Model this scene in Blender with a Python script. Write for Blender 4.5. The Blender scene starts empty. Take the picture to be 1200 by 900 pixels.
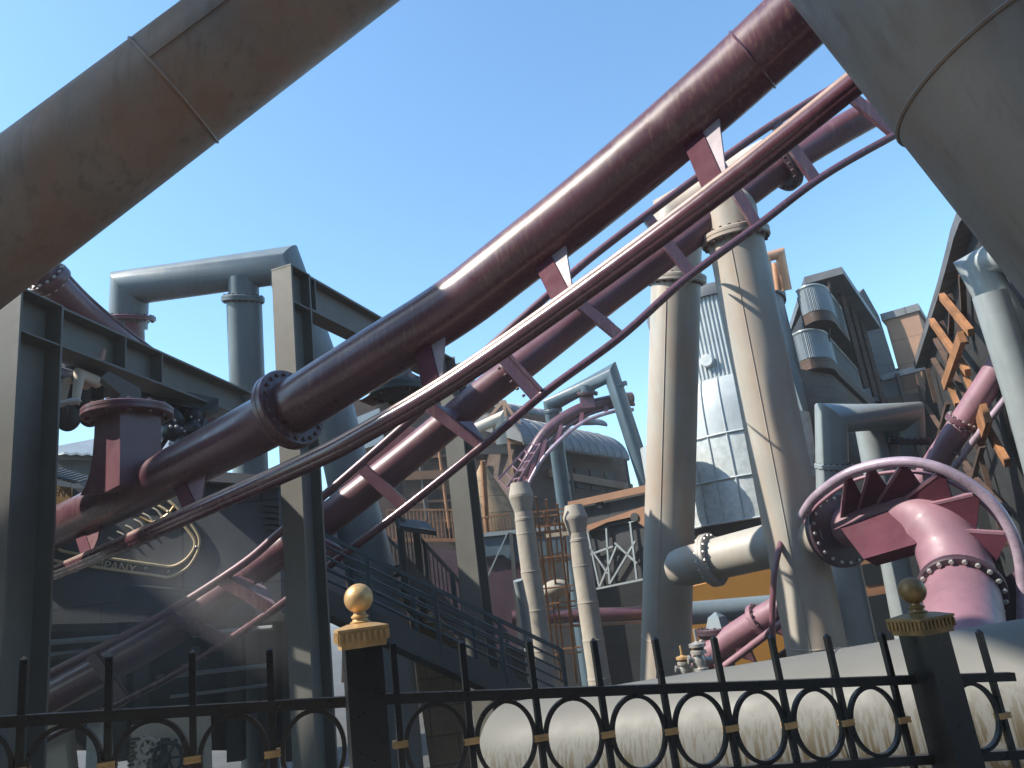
import bpy, math, random
from mathutils import Vector, Matrix
random.seed(7)
R = math.radians
S = bpy.context.scene
COL = S.collection

# ------------------------------------------------------------------ camera
PITCH, ROLL, FPX = R(15.5), R(7.5), 867.0
CAM = Vector((0, 0, 1.65))
fwd = Vector((0, math.cos(PITCH), math.sin(PITCH)))
r0, u0 = Vector((1, 0, 0)), Vector((0, -math.sin(PITCH), math.cos(PITCH)))
cr = r0 * math.cos(ROLL) - u0 * math.sin(ROLL)
cu = r0 * math.sin(ROLL) + u0 * math.cos(ROLL)
cam = bpy.data.cameras.new('camera')
cam.sensor_width = 36
cam.lens = 36 * FPX / 1200
cam.clip_start, cam.clip_end = 0.05, 3000
camo = bpy.data.objects.new('camera', cam)
COL.objects.link(camo)
m = Matrix((cr, cu, -fwd)).transposed().to_4x4()
m.translation = CAM
camo.matrix_world = m
S.camera = camo

# ------------------------------------------------------------------ light
SUN = Vector((-.70, -.13, .70)).normalized()          # towards the sun
elev = math.asin(SUN.z)
az = math.atan2(SUN.x, SUN.y)
w = bpy.data.worlds.new('World'); S.world = w
w.use_nodes = True
nt = w.node_tree
sky = nt.nodes.new('ShaderNodeTexSky')
sky.sky_type = 'NISHITA'; sky.sun_disc = False
sky.sun_elevation = elev; sky.sun_rotation = az
sky.air_density = 1.25; sky.dust_density = .8; sky.ozone_density = 2.6
bg = nt.nodes['Background']; bg.inputs[1].default_value = 0.125
tint = nt.nodes.new('ShaderNodeMix'); tint.data_type = 'RGBA'; tint.blend_type = 'MULTIPLY'
tint.inputs[0].default_value = 1; tint.inputs[7].default_value = (.76, .96, 1.02, 1)
nt.links.new(sky.outputs[0], tint.inputs[6]); nt.links.new(tint.outputs[2], bg.inputs[0])
sl = bpy.data.lights.new('sun', 'SUN')
sl.energy = 3.9; sl.angle = R(0.55); sl.color = (1.0, .93, .82)
so = bpy.data.objects.new('sun', sl); COL.objects.link(so)
so.rotation_euler = (-SUN).to_track_quat('-Z', 'Y').to_euler()
so.location = (-30, -20, 40)
vs = S.view_settings
S.display_settings.display_device = 'sRGB'
vs.view_transform = 'Standard'; vs.look = 'None'; vs.gamma = 1; vs.exposure = 1.2
vs.use_curve_mapping = False
S.cycles.use_denoising = True
S.cycles.max_bounces = 6

# ------------------------------------------------------------------ placing helpers
def ray(px, py): return fwd + cr * ((px - 600) / FPX) - cu * ((py - 450) / FPX)
def P(px, py, z): return CAM + ray(px, py) * z
def HZ(px, py, h):
    d = ray(px, py); return CAM + d * ((h - CAM.z) / d.z)
def PL(px, py, p0, n):
    d = ray(px, py); return CAM + d * ((p0 - CAM).dot(n) / d.dot(n))
def UP(base, py):                                       # point straight above base that shows at row py
    k = (450 - py) / FPX
    q = base - CAM
    h = (k * q.dot(fwd) - q.dot(cu)) / (cu.z - k * fwd.z)
    return base + Vector((0, 0, h))
def proj(p):
    q = p - CAM; z = q.dot(fwd)
    return 600 + FPX * q.dot(cr) / z, 450 - FPX * q.dot(cu) / z, z
def flat(v): return Vector((v.x, v.y, 0))
Zv = Vector((0, 0, 1))

# ------------------------------------------------------------------ mesh helpers
def frame(a):
    a = a.normalized()
    t = Zv if abs(a.z) < .93 else Vector((0, 1, 0))
    x = t.cross(a).normalized()
    return x, a.cross(x).normalized(), a
def smooth_path(pts, n=6):
    out = []
    L = len(pts)
    for i in range(L - 1):
        p0, p1, p2, p3 = pts[max(i - 1, 0)], pts[i], pts[i + 1], pts[min(i + 2, L - 1)]
        for k in range(n):
            t = k / n
            out.append(.5 * ((2 * p1) + (p2 - p0) * t + (2 * p0 - 5 * p1 + 4 * p2 - p3) * t * t + (3 * p1 - p0 - 3 * p2 + p3) * t ** 3))
    out.append(pts[-1].copy())
    return out
class MB:
    def __init__(s): s.v = []; s.f = []
    def add(s, vs, fs):
        o = len(s.v); s.v += [Vector(v) for v in vs]; s.f += [tuple(i + o for i in f) for f in fs]; return s
    def tube(s, pts, rad, seg=24, caps=True, prof=None):
        n = len(pts)
        rad = rad if isinstance(rad, (list, tuple)) else [rad] * n
        x, y, _ = frame(pts[1] - pts[0])
        vs = []
        for i in range(n):
            if i == 0: t = (pts[1] - pts[0]).normalized(); k = 1; b = None
            elif i == n - 1: t = (pts[-1] - pts[-2]).normalized(); b = None
            else:
                t1 = (pts[i] - pts[i - 1]).normalized(); t2 = (pts[i + 1] - pts[i]).normalized()
                t = (t1 + t2).normalized(); b = (t2 - t1)
                k = 1 / max(.35, t.dot(t1))
                b = b.normalized() if b.length > 1e-5 else None
            x = (x - t * x.dot(t)).normalized(); y = t.cross(x)
            for j in range(seg):
                a = 2 * math.pi * j / seg
                d = (x * math.cos(a) + y * math.sin(a)) * (rad[i] if prof is None else rad[i] * prof(a))
                if b is not None: d = d + b * (d.dot(b) * (k - 1))
                vs.append(pts[i] + d)
        fs = []
        for i in range(n - 1):
            for j in range(seg):
                k2 = (j + 1) % seg
                fs.append((i * seg + j, i * seg + k2, (i + 1) * seg + k2, (i + 1) * seg + j))
        if caps:
            fs.append(tuple(range(seg - 1, -1, -1))); fs.append(tuple((n - 1) * seg + j for j in range(seg)))
        return s.add(vs, fs)
    def cyl(s, a, b, r, seg=20, r2=None): return s.tube([a, b], [r, r if r2 is None else r2], seg)
    def lathe(s, c, axis, prof, seg=24):
        """prof: list of (radius, distance along axis)"""
        x, y, a = frame(axis)
        vs, fs = [], []
        for (r, h) in prof:
            for j in range(seg):
                q = 2 * math.pi * j / seg
                vs.append(c + a * h + (x * math.cos(q) + y * math.sin(q)) * max(r, 1e-4))
        n = len(prof)
        for i in range(n - 1):
            for j in range(seg):
                k = (j + 1) % seg
                fs.append((i * seg + j, i * seg + k, (i + 1) * seg + k, (i + 1) * seg + j))
        fs.append(tuple(range(seg - 1, -1, -1))); fs.append(tuple((n - 1) * seg + j for j in range(seg)))
        return s.add(vs, fs)
    def torus(s, c, axis, R_, r, seg=40, sub=8, ax=None, ay=None):
        x, y, a = frame(axis)
        if ax is not None: x, y = ax, ay
        vs, fs = [], []
        for i in range(seg):
            q = 2 * math.pi * i / seg
            d = x * math.cos(q) + y * math.sin(q)
            for j in range(sub):
                p = 2 * math.pi * j / sub
                vs.append(c + d * R_ + (d.normalized() * math.cos(p) + a * math.sin(p)) * r)
        for i in range(seg):
            for j in range(sub):
                i2, j2 = (i + 1) % seg, (j + 1) % sub
                fs.append((i * sub + j, i2 * sub + j, i2 * sub + j2, i * sub + j2))
        return s.add(vs, fs)
    def box(s, c, x, y, z):
        """c centre; x, y, z half-extent vectors"""
        vs = [c + x * i + y * j + z * k for i in (-1, 1) for j in (-1, 1) for k in (-1, 1)]
        return s.add(vs, [(0, 1, 3, 2), (4, 6, 7, 5), (0, 4, 5, 1), (2, 3, 7, 6), (0, 2, 6, 4), (1, 5, 7, 3)])
    def beam(s, a, b, w_, h_, up=Zv):
        d = (b - a); t = d.normalized()
        x = t.cross(up).normalized(); y = x.cross(t).normalized()
        return s.box((a + b) / 2, x * (w_ / 2), y * (h_ / 2), d / 2)
    def prism(s, poly, vec):
        n = len(poly)
        vs = [p for p in poly] + [p + vec for p in poly]
        fs = [tuple(range(n)), tuple(range(2 * n - 1, n - 1, -1))]
        for i in range(n):
            j = (i + 1) % n
            fs.append((i, n + i, n + j, j))
        return s.add(vs, fs)
    def strip(s, pa, pb, thick):
        """a sheet between two polylines with a thickness vector"""
        n = len(pa)
        for i in range(n - 1):
            s.prism([pa[i], pa[i + 1], pb[i + 1], pb[i]], thick)
        return s
    def ball(s, c, r, seg=20, rings=12, sc=(1, 1, 1)):
        vs, fs = [], []
        for i in range(rings + 1):
            t = math.pi * i / rings
            for j in range(seg):
                q = 2 * math.pi * j / seg
                vs.append(c + Vector((math.sin(t) * math.cos(q) * sc[0], math.sin(t) * math.sin(q) * sc[1], math.cos(t) * sc[2])) * r)
        for i in range(rings):
            for j in range(seg):
                k = (j + 1) % seg
                fs.append((i * seg + j, (i + 1) * seg + j, (i + 1) * seg + k, i * seg + k))
        return s.add(vs, fs)
    def build(s, name, mat, parent=None, label=None, kind=None, angle=32):
        off = Vector((0, 0, 0))
        q = parent
        while q is not None: off += q.location; q = q.parent
        me = bpy.data.meshes.new(name)
        me.from_pydata([tuple(v - off) for v in s.v], [], s.f)
        me.validate()
        import bmesh
        bm = bmesh.new(); bm.from_mesh(me)
        bmesh.ops.remove_doubles(bm, verts=bm.verts, dist=1e-5)
        bmesh.ops.recalc_face_normals(bm, faces=bm.faces)
        bm.to_mesh(me); bm.free()
        me.materials.append(mat)
        me.shade_smooth()
        me.set_sharp_from_angle(angle=R(angle))
        o = bpy.data.objects.new(name, me); COL.objects.link(o)
        if parent is not None: o.parent = parent
        if label: o['label'] = label
        if kind: o['kind'] = kind
        return o
def thing(name, label, cat, loc, group=None):
    o = bpy.data.objects.new(name, None); COL.objects.link(o)
    o.location = loc; o.empty_display_size = .2
    o['label'] = label; o['category'] = cat
    if group: o['group'] = group
    return o
def tag(o, label, cat, group=None):
    o['label'] = label; o['category'] = cat
    if group: o['group'] = group
    return o
GZ = -2.4                                               # the ride stands in a pit below the fence terrace
def floor_below(p): return Vector((p.x, p.y, GZ))

# ------------------------------------------------------------------ materials
def mat(name, col, rough=.5, metal=0., var=.15, scale=1.2, streak=0., gate=(.4, .62), streak_col=None, streak_scale=(14, 14, 1.1),
        rust=0., rust_col=(.22, .10, .045), rust_scale=.9, bump=.0, bump_scale=40, coat=0., spec=.5, mask=None, boards=None):
    m = bpy.data.materials.new(name); m.use_nodes = True
    n, l = m.node_tree.nodes, m.node_tree.links
    b = n['Principled BSDF']
    b.inputs['Roughness'].default_value = rough; b.inputs['Metallic'].default_value = metal
    b.inputs['Coat Weight'].default_value = coat; b.inputs['Coat Roughness'].default_value = .2
    b.inputs['Specular IOR Level'].default_value = spec
    tc = n.new('ShaderNodeTexCoord')
    def noise(sc, vec=None, det=5, ro=.6):
        t = n.new('ShaderNodeTexNoise'); t.inputs['Scale'].default_value = sc
        t.inputs['Detail'].default_value = det; t.inputs['Roughness'].default_value = ro
        l.new(vec or tc.outputs['Object'], t.inputs['Vector']); return t.outputs['Fac']
    def ramp(x, a, c):
        r = n.new('ShaderNodeMapRange'); r.inputs[1].default_value = a; r.inputs[2].default_value = c
        l.new(x, r.inputs[0]); return r.outputs[0]
    def mixc(fac, c1, c2):
        x = n.new('ShaderNodeMix'); x.data_type = 'RGBA'
        if isinstance(fac, float): x.inputs[0].default_value = fac
        else: l.new(fac, x.inputs[0])
        for c, i in ((c1, 6), (c2, 7)):
            if isinstance(c, tuple): x.inputs[i].default_value = (*c, 1)
            else: l.new(c, x.inputs[i])
        return x.outputs[2]
    def mul(x, k):
        q = n.new('ShaderNodeMath'); q.operation = 'MULTIPLY'; l.new(x, q.inputs[0]); q.inputs[1].default_value = k; return q.outputs[0]
    dk = tuple(c * (1 - var) for c in col); lt = tuple(min(1, c * (1 + var)) for c in col)
    c = mixc(ramp(noise(scale), .35, .65), dk, lt)
    fine = noise(scale * 14, det=3)
    c = mixc(mul(ramp(fine, .4, .7), var * .6), c, dk)
    if streak:
        mp = n.new('ShaderNodeMapping'); mp.inputs['Scale'].default_value = streak_scale
        l.new(tc.outputs['Object'], mp.inputs[0])
        s1 = ramp(noise(1., mp.outputs[0], 4), *((.47, .56) if mask else (.5, .75)))
        s2 = ramp(noise(.7), *gate)
        q = n.new('ShaderNodeMath'); q.operation = 'MULTIPLY'; l.new(s1, q.inputs[0]); l.new(s2, q.inputs[1])
        if mask:
            dp = n.new('ShaderNodeVectorMath'); dp.operation = 'DOT_PRODUCT'; dp.inputs[1].default_value = mask[0]
            l.new(tc.outputs['Object'], dp.inputs[0])
            mr = n.new('ShaderNodeMapRange'); l.new(dp.outputs['Value'], mr.inputs[0])
            mr.inputs[1].default_value, mr.inputs[2].default_value = mask[1], mask[2]
            mr.inputs[3].default_value, mr.inputs[4].default_value = 1, 0
            q2 = n.new('ShaderNodeMath'); q2.operation = 'MULTIPLY'; l.new(s1, q2.inputs[0]); l.new(mr.outputs[0], q2.inputs[1]); q = q2
        c = mixc(mul(q.outputs[0], streak), c, streak_col or tuple(min(1, x * 2) for x in col))
    if rust:
        mp = n.new('ShaderNodeMapping'); mp.inputs['Scale'].default_value = (1.6, 1.6, .35)
        l.new(tc.outputs['Object'], mp.inputs[0])
        c = mixc(mul(ramp(noise(rust_scale, mp.outputs[0], 6, .55), .42, .66), rust), c, rust_col)
    if boards:
        sx = n.new('ShaderNodeSeparateXYZ'); l.new(tc.outputs['Object'], sx.inputs[0])
        ad = n.new('ShaderNodeMath'); ad.operation = 'MULTIPLY_ADD'; l.new(sx.outputs[1], ad.inputs[0]); ad.inputs[1].default_value = .8; l.new(sx.outputs[0], ad.inputs[2])
        cb_ = n.new('ShaderNodeCombineXYZ'); l.new(ad.outputs[0], cb_.inputs[0]); l.new(sx.outputs[2], cb_.inputs[1])
        bk_ = n.new('ShaderNodeTexBrick'); l.new(cb_.outputs[0], bk_.inputs['Vector'])
        bk_.inputs['Scale'].default_value = 1; bk_.inputs['Brick Width'].default_value = boards[0]; bk_.inputs['Row Height'].default_value = boards[1]
        bk_.inputs['Mortar Size'].default_value = .02; bk_.inputs['Color1'].default_value = (1, 1, 1, 1); bk_.inputs['Color2'].default_value = (.72, .72, .72, 1); bk_.inputs['Mortar'].default_value = (.4, .4, .4, 1)
        mx = n.new('ShaderNodeMix'); mx.data_type = 'RGBA'; mx.blend_type = 'MULTIPLY'; mx.inputs[0].default_value = .8
        l.new(c, mx.inputs[6]); l.new(bk_.outputs['Color'], mx.inputs[7]); c = mx.outputs[2]
    l.new(c, b.inputs['Base Color'])
    rr = n.new('ShaderNodeMapRange'); l.new(noise(scale * 5), rr.inputs[0])
    rr.inputs[1].default_value = .3; rr.inputs[2].default_value = .7
    rr.inputs[3].default_value = max(.03, rough - .08); rr.inputs[4].default_value = min(1, rough + .1)
    l.new(rr.outputs[0], b.inputs['Roughness'])
    if bump:
        bp = n.new('ShaderNodeBump'); bp.inputs['Strength'].default_value = bump; bp.inputs['Distance'].default_value = .02
        l.new(noise(bump_scale, det=4), bp.inputs['Height']); l.new(bp.outputs[0], b.inputs['Normal'])
    return m
M = {}
M['maroon'] = mat('maroon_paint', (.085,.032,.046), .33, var=.18, streak=.8, gate=(.3, .52), streak_scale=(26, 26, 1.5), streak_col=(.20, .12, .09), coat=.35, bump=.03, bump_scale=8)
M['maroon2'] = mat('faded_maroon_paint', (.128,.052,.068), .4, var=.2, streak=.5, streak_col=(.26, .16, .14), coat=.2)
M['pink'] = mat('faded_rose_paint', (.21,.108,.135), .5, var=.16, streak=.35, streak_col=(.30, .19, .19), coat=.05, bump=.03, bump_scale=8)
M['rosecream'] = mat('rubbed_rail_paint', (.33,.255,.31), .3, var=.3, scale=2.2, metal=.2, streak=.3, streak_col=(.3, .16, .2))
M['maroon_flat'] = mat('matt_maroon_paint', (.082,.024,.038), .7, spec=.12, var=.2, streak=.4, streak_col=(.18, .07, .07))
M['rail'] = mat('maroon_rail_paint', (.092,.034,.047), .24, var=.2, streak=.15, streak_col=(.26, .16, .14), coat=.6)
M['brown'] = mat('weathered_brown_steel', (.20,.148,.112), .55, var=.2, scale=.8, streak=.85, gate=(.3, .52), streak_col=(.075, .055, .042), streak_scale=(8, 8, .45), rust=.75, rust_col=(.235, .115, .06), bump=.12, bump_scale=30)
M['browngrey'] = mat('weathered_brown_grey_steel', (.135, .132, .125), .55, var=.2, scale=.8, streak=.85, gate=(.3, .52), streak_col=(.075, .055, .042), streak_scale=(8, 8, .45), rust=.6, rust_col=(.19, .115, .07), bump=.12, bump_scale=30)
M['tan'] = mat('weathered_tan_steel', (.33,.315,.28), .5, var=.12, scale=.7, streak=.35, streak_col=(.24, .2, .17), streak_scale=(5, 5, .25), rust=.55, rust_col=(.36, .23, .145), rust_scale=1.1, bump=.05, bump_scale=20)
_ta, _tb, _tr = P(606, 893, 6.0), P(1330, 818, 3.75), P(900, 862, 5)
_sl = (_tb.z - _ta.z) / (_tb.x - _ta.x)
_k = (_ta.z - GZ) - _sl * (_ta.x - _tr.x)
M['tank'] = mat('grey_beige_pipe_paint', (.128,.127,.118), .5, spec=.25, var=.05, scale=.9, streak=1., streak_col=(.07, .055, .032), streak_scale=(40, 40, 2.0), bump=.03, bump_scale=14, mask=((-_sl, 0, 1), _k + .0, _k + .28))
M['blue'] = mat('blue_grey_pipe_paint', (.13,.165,.185), .4, var=.14, scale=.8, streak=.4, streak_col=(.24, .26, .26), bump=.05, bump_scale=12)
M['blue_dk'] = mat('dark_blue_pipe_paint', (.065, .10, .125), .4, var=.18, scale=.8, streak=.4, streak_col=(.12, .15, .17))
M['silverpipe'] = mat('silver_grey_pipe', (.28,.31,.315), .36, var=.1, metal=.25, streak=.3, streak_col=(.2, .2, .2))
M['steel'] = mat('grey_green_steel', (.115,.113,.10), .55, var=.12, scale=1.1, streak=.5, streak_col=(.1, .1, .09), streak_scale=(8, 8, .6), bump=.06, bump_scale=25)
M['steel_dk'] = mat('dark_grey_steel', (.052, .056, .055), .5, var=.15, streak=.4, streak_col=(.09, .09, .085))
M['black'] = mat('black_fence_paint', (.008,.0085,.009), .32, var=.25, scale=6, bump=.08, bump_scale=90, coat=.15)
M['gold'] = mat('worn_gold_paint', (.46,.29,.13), .42, var=.22, scale=14, metal=.35, streak=.5, streak_col=(.25, .13, .05), streak_scale=(60, 60, 12), bump=.08, bump_scale=160)
M['gold_dk'] = mat('shaded_gold_paint', (.20,.125,.05), .42, var=.3, scale=16, metal=.4, streak=.7, streak_col=(.10, .065, .035), streak_scale=(60, 60, 12), bump=.1, bump_scale=160)  # darker copy of the gold, with the cap's shade put into the colour
M['bolt'] = mat('bolt_steel', (.42, .40, .37), .38, var=.2, scale=20, metal=.6)
M['bolt_dk'] = mat('painted_bolt', (.09, .05, .05), .4, var=.2, scale=20)
M['asphalt'] = mat('asphalt', (.06, .058, .055), .85, var=.2, scale=.6, bump=.3, bump_scale=60)
M['paving'] = mat('pale_paving', (.2,.18,.16), .85, var=.12, scale=1.5, bump=.2)
M['wall_grey'] = mat('dark_grey_render', (.085, .092, .10), .8, var=.12, scale=.5, streak=.3, streak_col=(.12, .125, .13), bump=.1, boards=(3.2, 1.6))
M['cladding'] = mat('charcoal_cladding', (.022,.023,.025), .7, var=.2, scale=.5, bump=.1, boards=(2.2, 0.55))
M['brownwall'] = mat('rusty_brown_cladding', (.075,.043,.03), .75, var=.25, scale=.5, streak=.5, streak_col=(.05, .03, .02), bump=.1, boards=(1.6, 0.4))
M['rust'] = mat('orange_rust_steel', (.25,.115,.048), .7, var=.3, scale=3, streak=.5, streak_col=(.2, .08, .03))
M['ochre'] = mat('ochre_render', (.52,.235,.04), .8, var=.08, scale=.5)
M['cream'] = mat('cream_render', (.55, .48, .38), .8, var=.1)
M['tanwall'] = mat('tan_weathered_wall', (.30,.2,.11), .8, var=.3, scale=1.4, streak=.6, streak_col=(.22, .11, .05), boards=(1.2, 0.6))
M['silver'] = mat('galvanised_sheet', (.42,.45,.44), .5, var=.16, scale=5, metal=.12, bump=.05)
M['ribbed'] = mat('pale_blue_corrugated_sheet', (.34,.37,.375), .5, var=.1, metal=.2, streak=.4, streak_col=(.28, .22, .18))
M['balcony'] = mat('blue_grey_balcony_sheet', (.19, .22, .24), .5, var=.12, streak=.3, streak_col=(.24, .2, .17))
M['blockwall'] = mat('brown_render', (.33, .19, .125), .8, var=.14, scale=.6, streak=.3, streak_col=(.24, .14, .1), boards=(2.5, 1.2))
M['roof'] = mat('grey_roof_sheet', (.14, .145, .155), .55, var=.2, scale=.8, metal=.2, streak=.4, streak_col=(.2, .15, .12), boards=(2.0, 0.7))
M['copper'] = mat('copper_pipe', (.50, .27, .16), .4, var=.15, metal=.3)
M['glass'] = mat('dark_window_glass', (.012, .015, .018), .15, var=.1, spec=.2)
M['stone'] = mat('pale_concrete_stack', (.29,.26,.215), .75, var=.16, scale=2, streak=.5, streak_col=(.25, .2, .15), bump=.15, bump_scale=20)
M['teal'] = mat('dark_teal_railing', (.035, .06, .07), .45, var=.15)
M['cloth_dk'] = mat('dark_seat_vinyl', (.02, .022, .027), .5, var=.3, scale=4)
M['denim'] = mat('denim_cloth', (.17,.21,.31), .85, var=.25, scale=6)
M['signgold'] = mat('pale_gold_lettering', (.58, .46, .27), .45, var=.1)
M['worn_highlight'] = mat('worn_highlight_rail', (.36, .25, .22), .34, var=.25, scale=2, metal=.3)  # pale tone holds the rail's sun highlight as well as wear
M['skin'] = mat('skin', (.45, .25, .18), .6, var=.1)
M['shoe'] = mat('pale_shoe', (.55, .52, .5), .6, var=.2)
M['orangebrown'] = mat('orange_brown_panel', (.20,.095,.045), .6, var=.2, scale=1)
M['purple_dk'] = mat('dark_plum_paint', (.055, .03, .042), .45, var=.2, streak=.4, streak_col=(.1, .07, .08))
M['lilac'] = mat('lilac_gusset_paint', (.22,.175,.2), .5, var=.15, scale=3)

# ------------------------------------------------------------------ shared small parts
def bolts(parent, c, axis, R_, n, br, h, mt, phase=0.):
    x, y, a = frame(axis)
    first = None
    for i in range(n):
        q = 2 * math.pi * i / n + phase
        p = c + (x * math.cos(q) + y * math.sin(q)) * R_
        if first is None:
            b = MB(); b.lathe(p, a, [(br, -.004), (br, h * .8), (br * .75, h)], 6)
            first = b.build('bolt', mt, parent); p0 = p
        else:
            o = first.copy(); COL.objects.link(o); o.parent = parent; o.location = p - p0
def flange(parent, name, c, axis, R_, t, mt, nb=0, br=.02, bm_=None, rb=None, sides=(1, -1)):
    a = axis.normalized()
    f = MB().lathe(c, a, [(R_ * .97, -t / 2), (R_, -t / 2 + t * .12), (R_, -t * .06), (R_ * .985, -t * .03), (R_ * .985, t * .03), (R_, t * .06), (R_, t / 2 - t * .12), (R_ * .97, t / 2)], 48).build(name, mt, parent)
    for s_ in sides:
        if nb: bolts(f, c + a * (s_ * t / 2), a * s_, rb or R_ * .88, nb, br, br * 1.1, bm_ or M['bolt'])
    return f
def seam(parent, c, axis, r, mt, k=.012, name='weld_seam'):
    return MB().torus(c, axis, r, k, 48, 6).build(name, mt, parent)
def hsection(a, b, wdir, w_, D_, tf=.035, tw=.03):
    """H section swept a->b: flanges perpendicular to ddir, web along ddir"""
    t = (b - a).normalized(); wv = (wdir - t * wdir.dot(t)).normalized(); dv = t.cross(wv).normalized()
    mb = MB(); c = (a + b) / 2; hl = (b - a) / 2
    for s_ in (-1, 1): mb.box(c + dv * s_ * (D_ / 2 - tf / 2), wv * (w_ / 2), dv * (tf / 2), hl)
    mb.box(c, wv * (tw / 2), dv * (D_ / 2 - tf - .001), hl)
    return mb, wv, dv
def pxtube(pts, r, seg=24, n=6, sm=True):
    pp = [P(*q) for q in pts]
    return MB().tube(smooth_path(pp, n) if sm else pp, r, seg), pp

# ================================================================== GROUND
g = MB(); g.box(Vector((0, 150, GZ - .05)), Vector((400, 0, 0)), Vector((0, 400, 0)), Vector((0, 0, .05)))
g.build('ground', M['asphalt'], kind='structure')
g = MB(); g.box(Vector((0, -14, GZ / 2 + .002)), Vector((60, 0, 0)), Vector((0, 17.1, 0)), Vector((0, 0, -GZ / 2 - .004)))
g.build('terrace', M['paving'], kind='structure')

# ================================================================== ADDED SHADE BLOCK (unseen, left of the view; its roof shades the near pipes)
sb = thing('added_shade_block', 'charcoal off-view block with a high flat canopy, added to cast shade', 'building', Vector((-14, 9, GZ)))
mb = MB(); mb.prism([Vector((-18, 5.8, 3.0)), Vector((-9, 5.8, 3.0)), Vector((-9, 13.6, 3.0)), Vector((-18, 13.6, 3.0))], Zv * 2.3); mb.build('wall', M['cladding'], sb)
mb = MB(); mb.prism([Vector((x, y, 11)) for x, y in ((-18, 5.5), (-9.4, 5.6), (-9.0, 5.68), (-7.2, 5.62), (-7.2, 6.0), (-5.5, 5.85), (-2.6, 5.8), (-2.4, 7.6), (-18, 7.6))], Zv * .3); mb.build('canopy', M['roof'], sb)  # canopy outline shaped to drop shade on the near pipe and front spine
for x, y in ((-17, 7.4), (-13, 7.4), (-13, 6.4), (-17, 6.4), (-17, 12.5), (-13, 12.5)): MB().beam(Vector((x, y, GZ)), Vector((x, y, 10.99 if y < 8 else 2.99)), .3, .3, Vector((0, 1, 0))).build('post', M['steel_dk'], sb)
rw = thing('street_building', 'long dark street building behind the viewer facing the fence', 'building', Vector((0, -12, 0)))
mb = MB(); mb.prism([Vector((-30, -10, 0)), Vector((40, -10, 0)), Vector((40, -16, 0)), Vector((-30, -16, 0))], Zv * 12); mb.build('wall', M['brownwall'], rw)
for k in range(12): MB().box(Vector((-27 + k * 5.5, -9.98, 4)), Vector((1, 0, 0)), Vector((0, .04, 0)), Vector((0, 0, 1.4))).build('window', M['glass'], rw)
MB().prism([Vector((x, y, 11)) for x, y in ((-8.9, 1.5), (-7.6, 1.6), (-7.6, 2.8), (-6.4, 3.2), (-2.3, 3.3), (-2.3, -9.99), (-8.9, -9.99))], Zv * .3).build('added_shade_roof', M['roof'], rw)  # added unseen roof, outlined to shade the near right pipe and right fence post

# ================================================================== BIG NEAR SUPPORT PIPES
def near_pipe(a, b, r, label, grp, seams, mt='brown'):
    t = thing('support_pipe', label, 'support pipe', floor_below((a + b) / 2), grp)
    MB().tube([a + (b - a) * k / 12 for k in range(13)], r, 64).build('pipe', M[mt], t)
    ax = (b - a).normalized()
    for k in seams: seam(t, a + (b - a) * k, ax, r, M['brown'], .011)
    return t
pa, pb = P(-230, 437, 8.1), P(760, -312, 9.7)
t = near_pipe(pa, pb, .69, 'huge brown weathered steel pipe slanting across the upper left sky', 'big brown support pipes', [])
def on_line(a, b, px):
    lo, hi = 0., 1.
    for _ in range(40):
        mid = (lo + hi) / 2
        if proj(a + (b - a) * mid)[0] < px: lo = mid
        else: hi = mid
    return lo
ax = (pb - pa).normalized()
k1 = on_line(pa, pb, 205)
c1 = pa + (pb - pa) * k1
seam(t, c1, ax, .692, M['brown'], .02)
view = (CAM - c1); view = (view - ax * view.dot(ax)).normalized()
upn = ax.cross(view).normalized()
if upn.z < 0: upn = -upn
dn = (view * .80 + upn * .60).normalized()
s0, s1 = c1 + dn * .693, c1 + ax * 7 + dn * .693
MB().beam(s0, s1, .045, .035, dn).build('stiffener_strip', M['brown'], t)
qa, qb = P(946, -195, 4.6), P(1422, 332, 3.4)
t = near_pipe(qa, qb, .62, 'huge brown weathered steel pipe cutting off the upper right corner', 'big brown support pipes', [], 'browngrey')
k2 = on_line(qa, qb, 1185)
seam(t, qa + (qb - qa) * k2, (qb - qa).normalized(), .621, M['browngrey'], .014)

# ================================================================== FRONT COASTER TRACK
def cr_pts(px):
    return [P(*q) for q in px]
spine_px = [(-60, 672, 12.4), (60, 621, 11.2), (150, 579, 10.0), (240, 533, 9.0), (338, 480, 8.1), (430, 423, 7.9), (529, 361, 7.7), (600, 307, 7.45), (700, 228, 7.1), (830, 117, 6.6), (960, -2, 6.1), (1090, -122, 5.7)]
spine = smooth_path(cr_pts(spine_px), 10)
def near_px(path, px):
    return min(range(len(path)), key=lambda i: abs(proj(path[i])[0] - px))
def tang(path, i):
    return (path[min(i + 1, len(path) - 1)] - path[max(i - 1, 0)]).normalized()
tr = thing('coaster_track', 'glossy maroon coaster track with thick spine tube crossing the whole picture in front', 'coaster track', floor_below(P(338, 480, 8.1)), 'coaster tracks')
SR = .305
MB().tube(spine, SR, 48).build('spine', M['maroon'], tr)
i = near_px(spine, 336)
flange(tr, 'flange', spine[i], tang(spine, i), .45, .16, M['maroon'], 22, .024, M['bolt_dk'], .385)
i = near_px(spine, 880)
seam(tr, spine[i], tang(spine, i), SR + .002, M['maroon'], .012)
rail_px = [(-60, 719, 11.5), (57, 674, 10.6), (150, 635, 9.4), (248, 591, 8.4), (368, 538, 7.7), (433, 504, 7.45), (530, 447, 7.2), (662, 356, 6.75), (840, 225, 6.1), (1008, 92, 5.6), (1120, 0, 5.3)]
rail = smooth_path(cr_pts(rail_px), 10)
MB().tube(rail, .082, 32).build('rail', M['rail'], tr)
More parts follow.
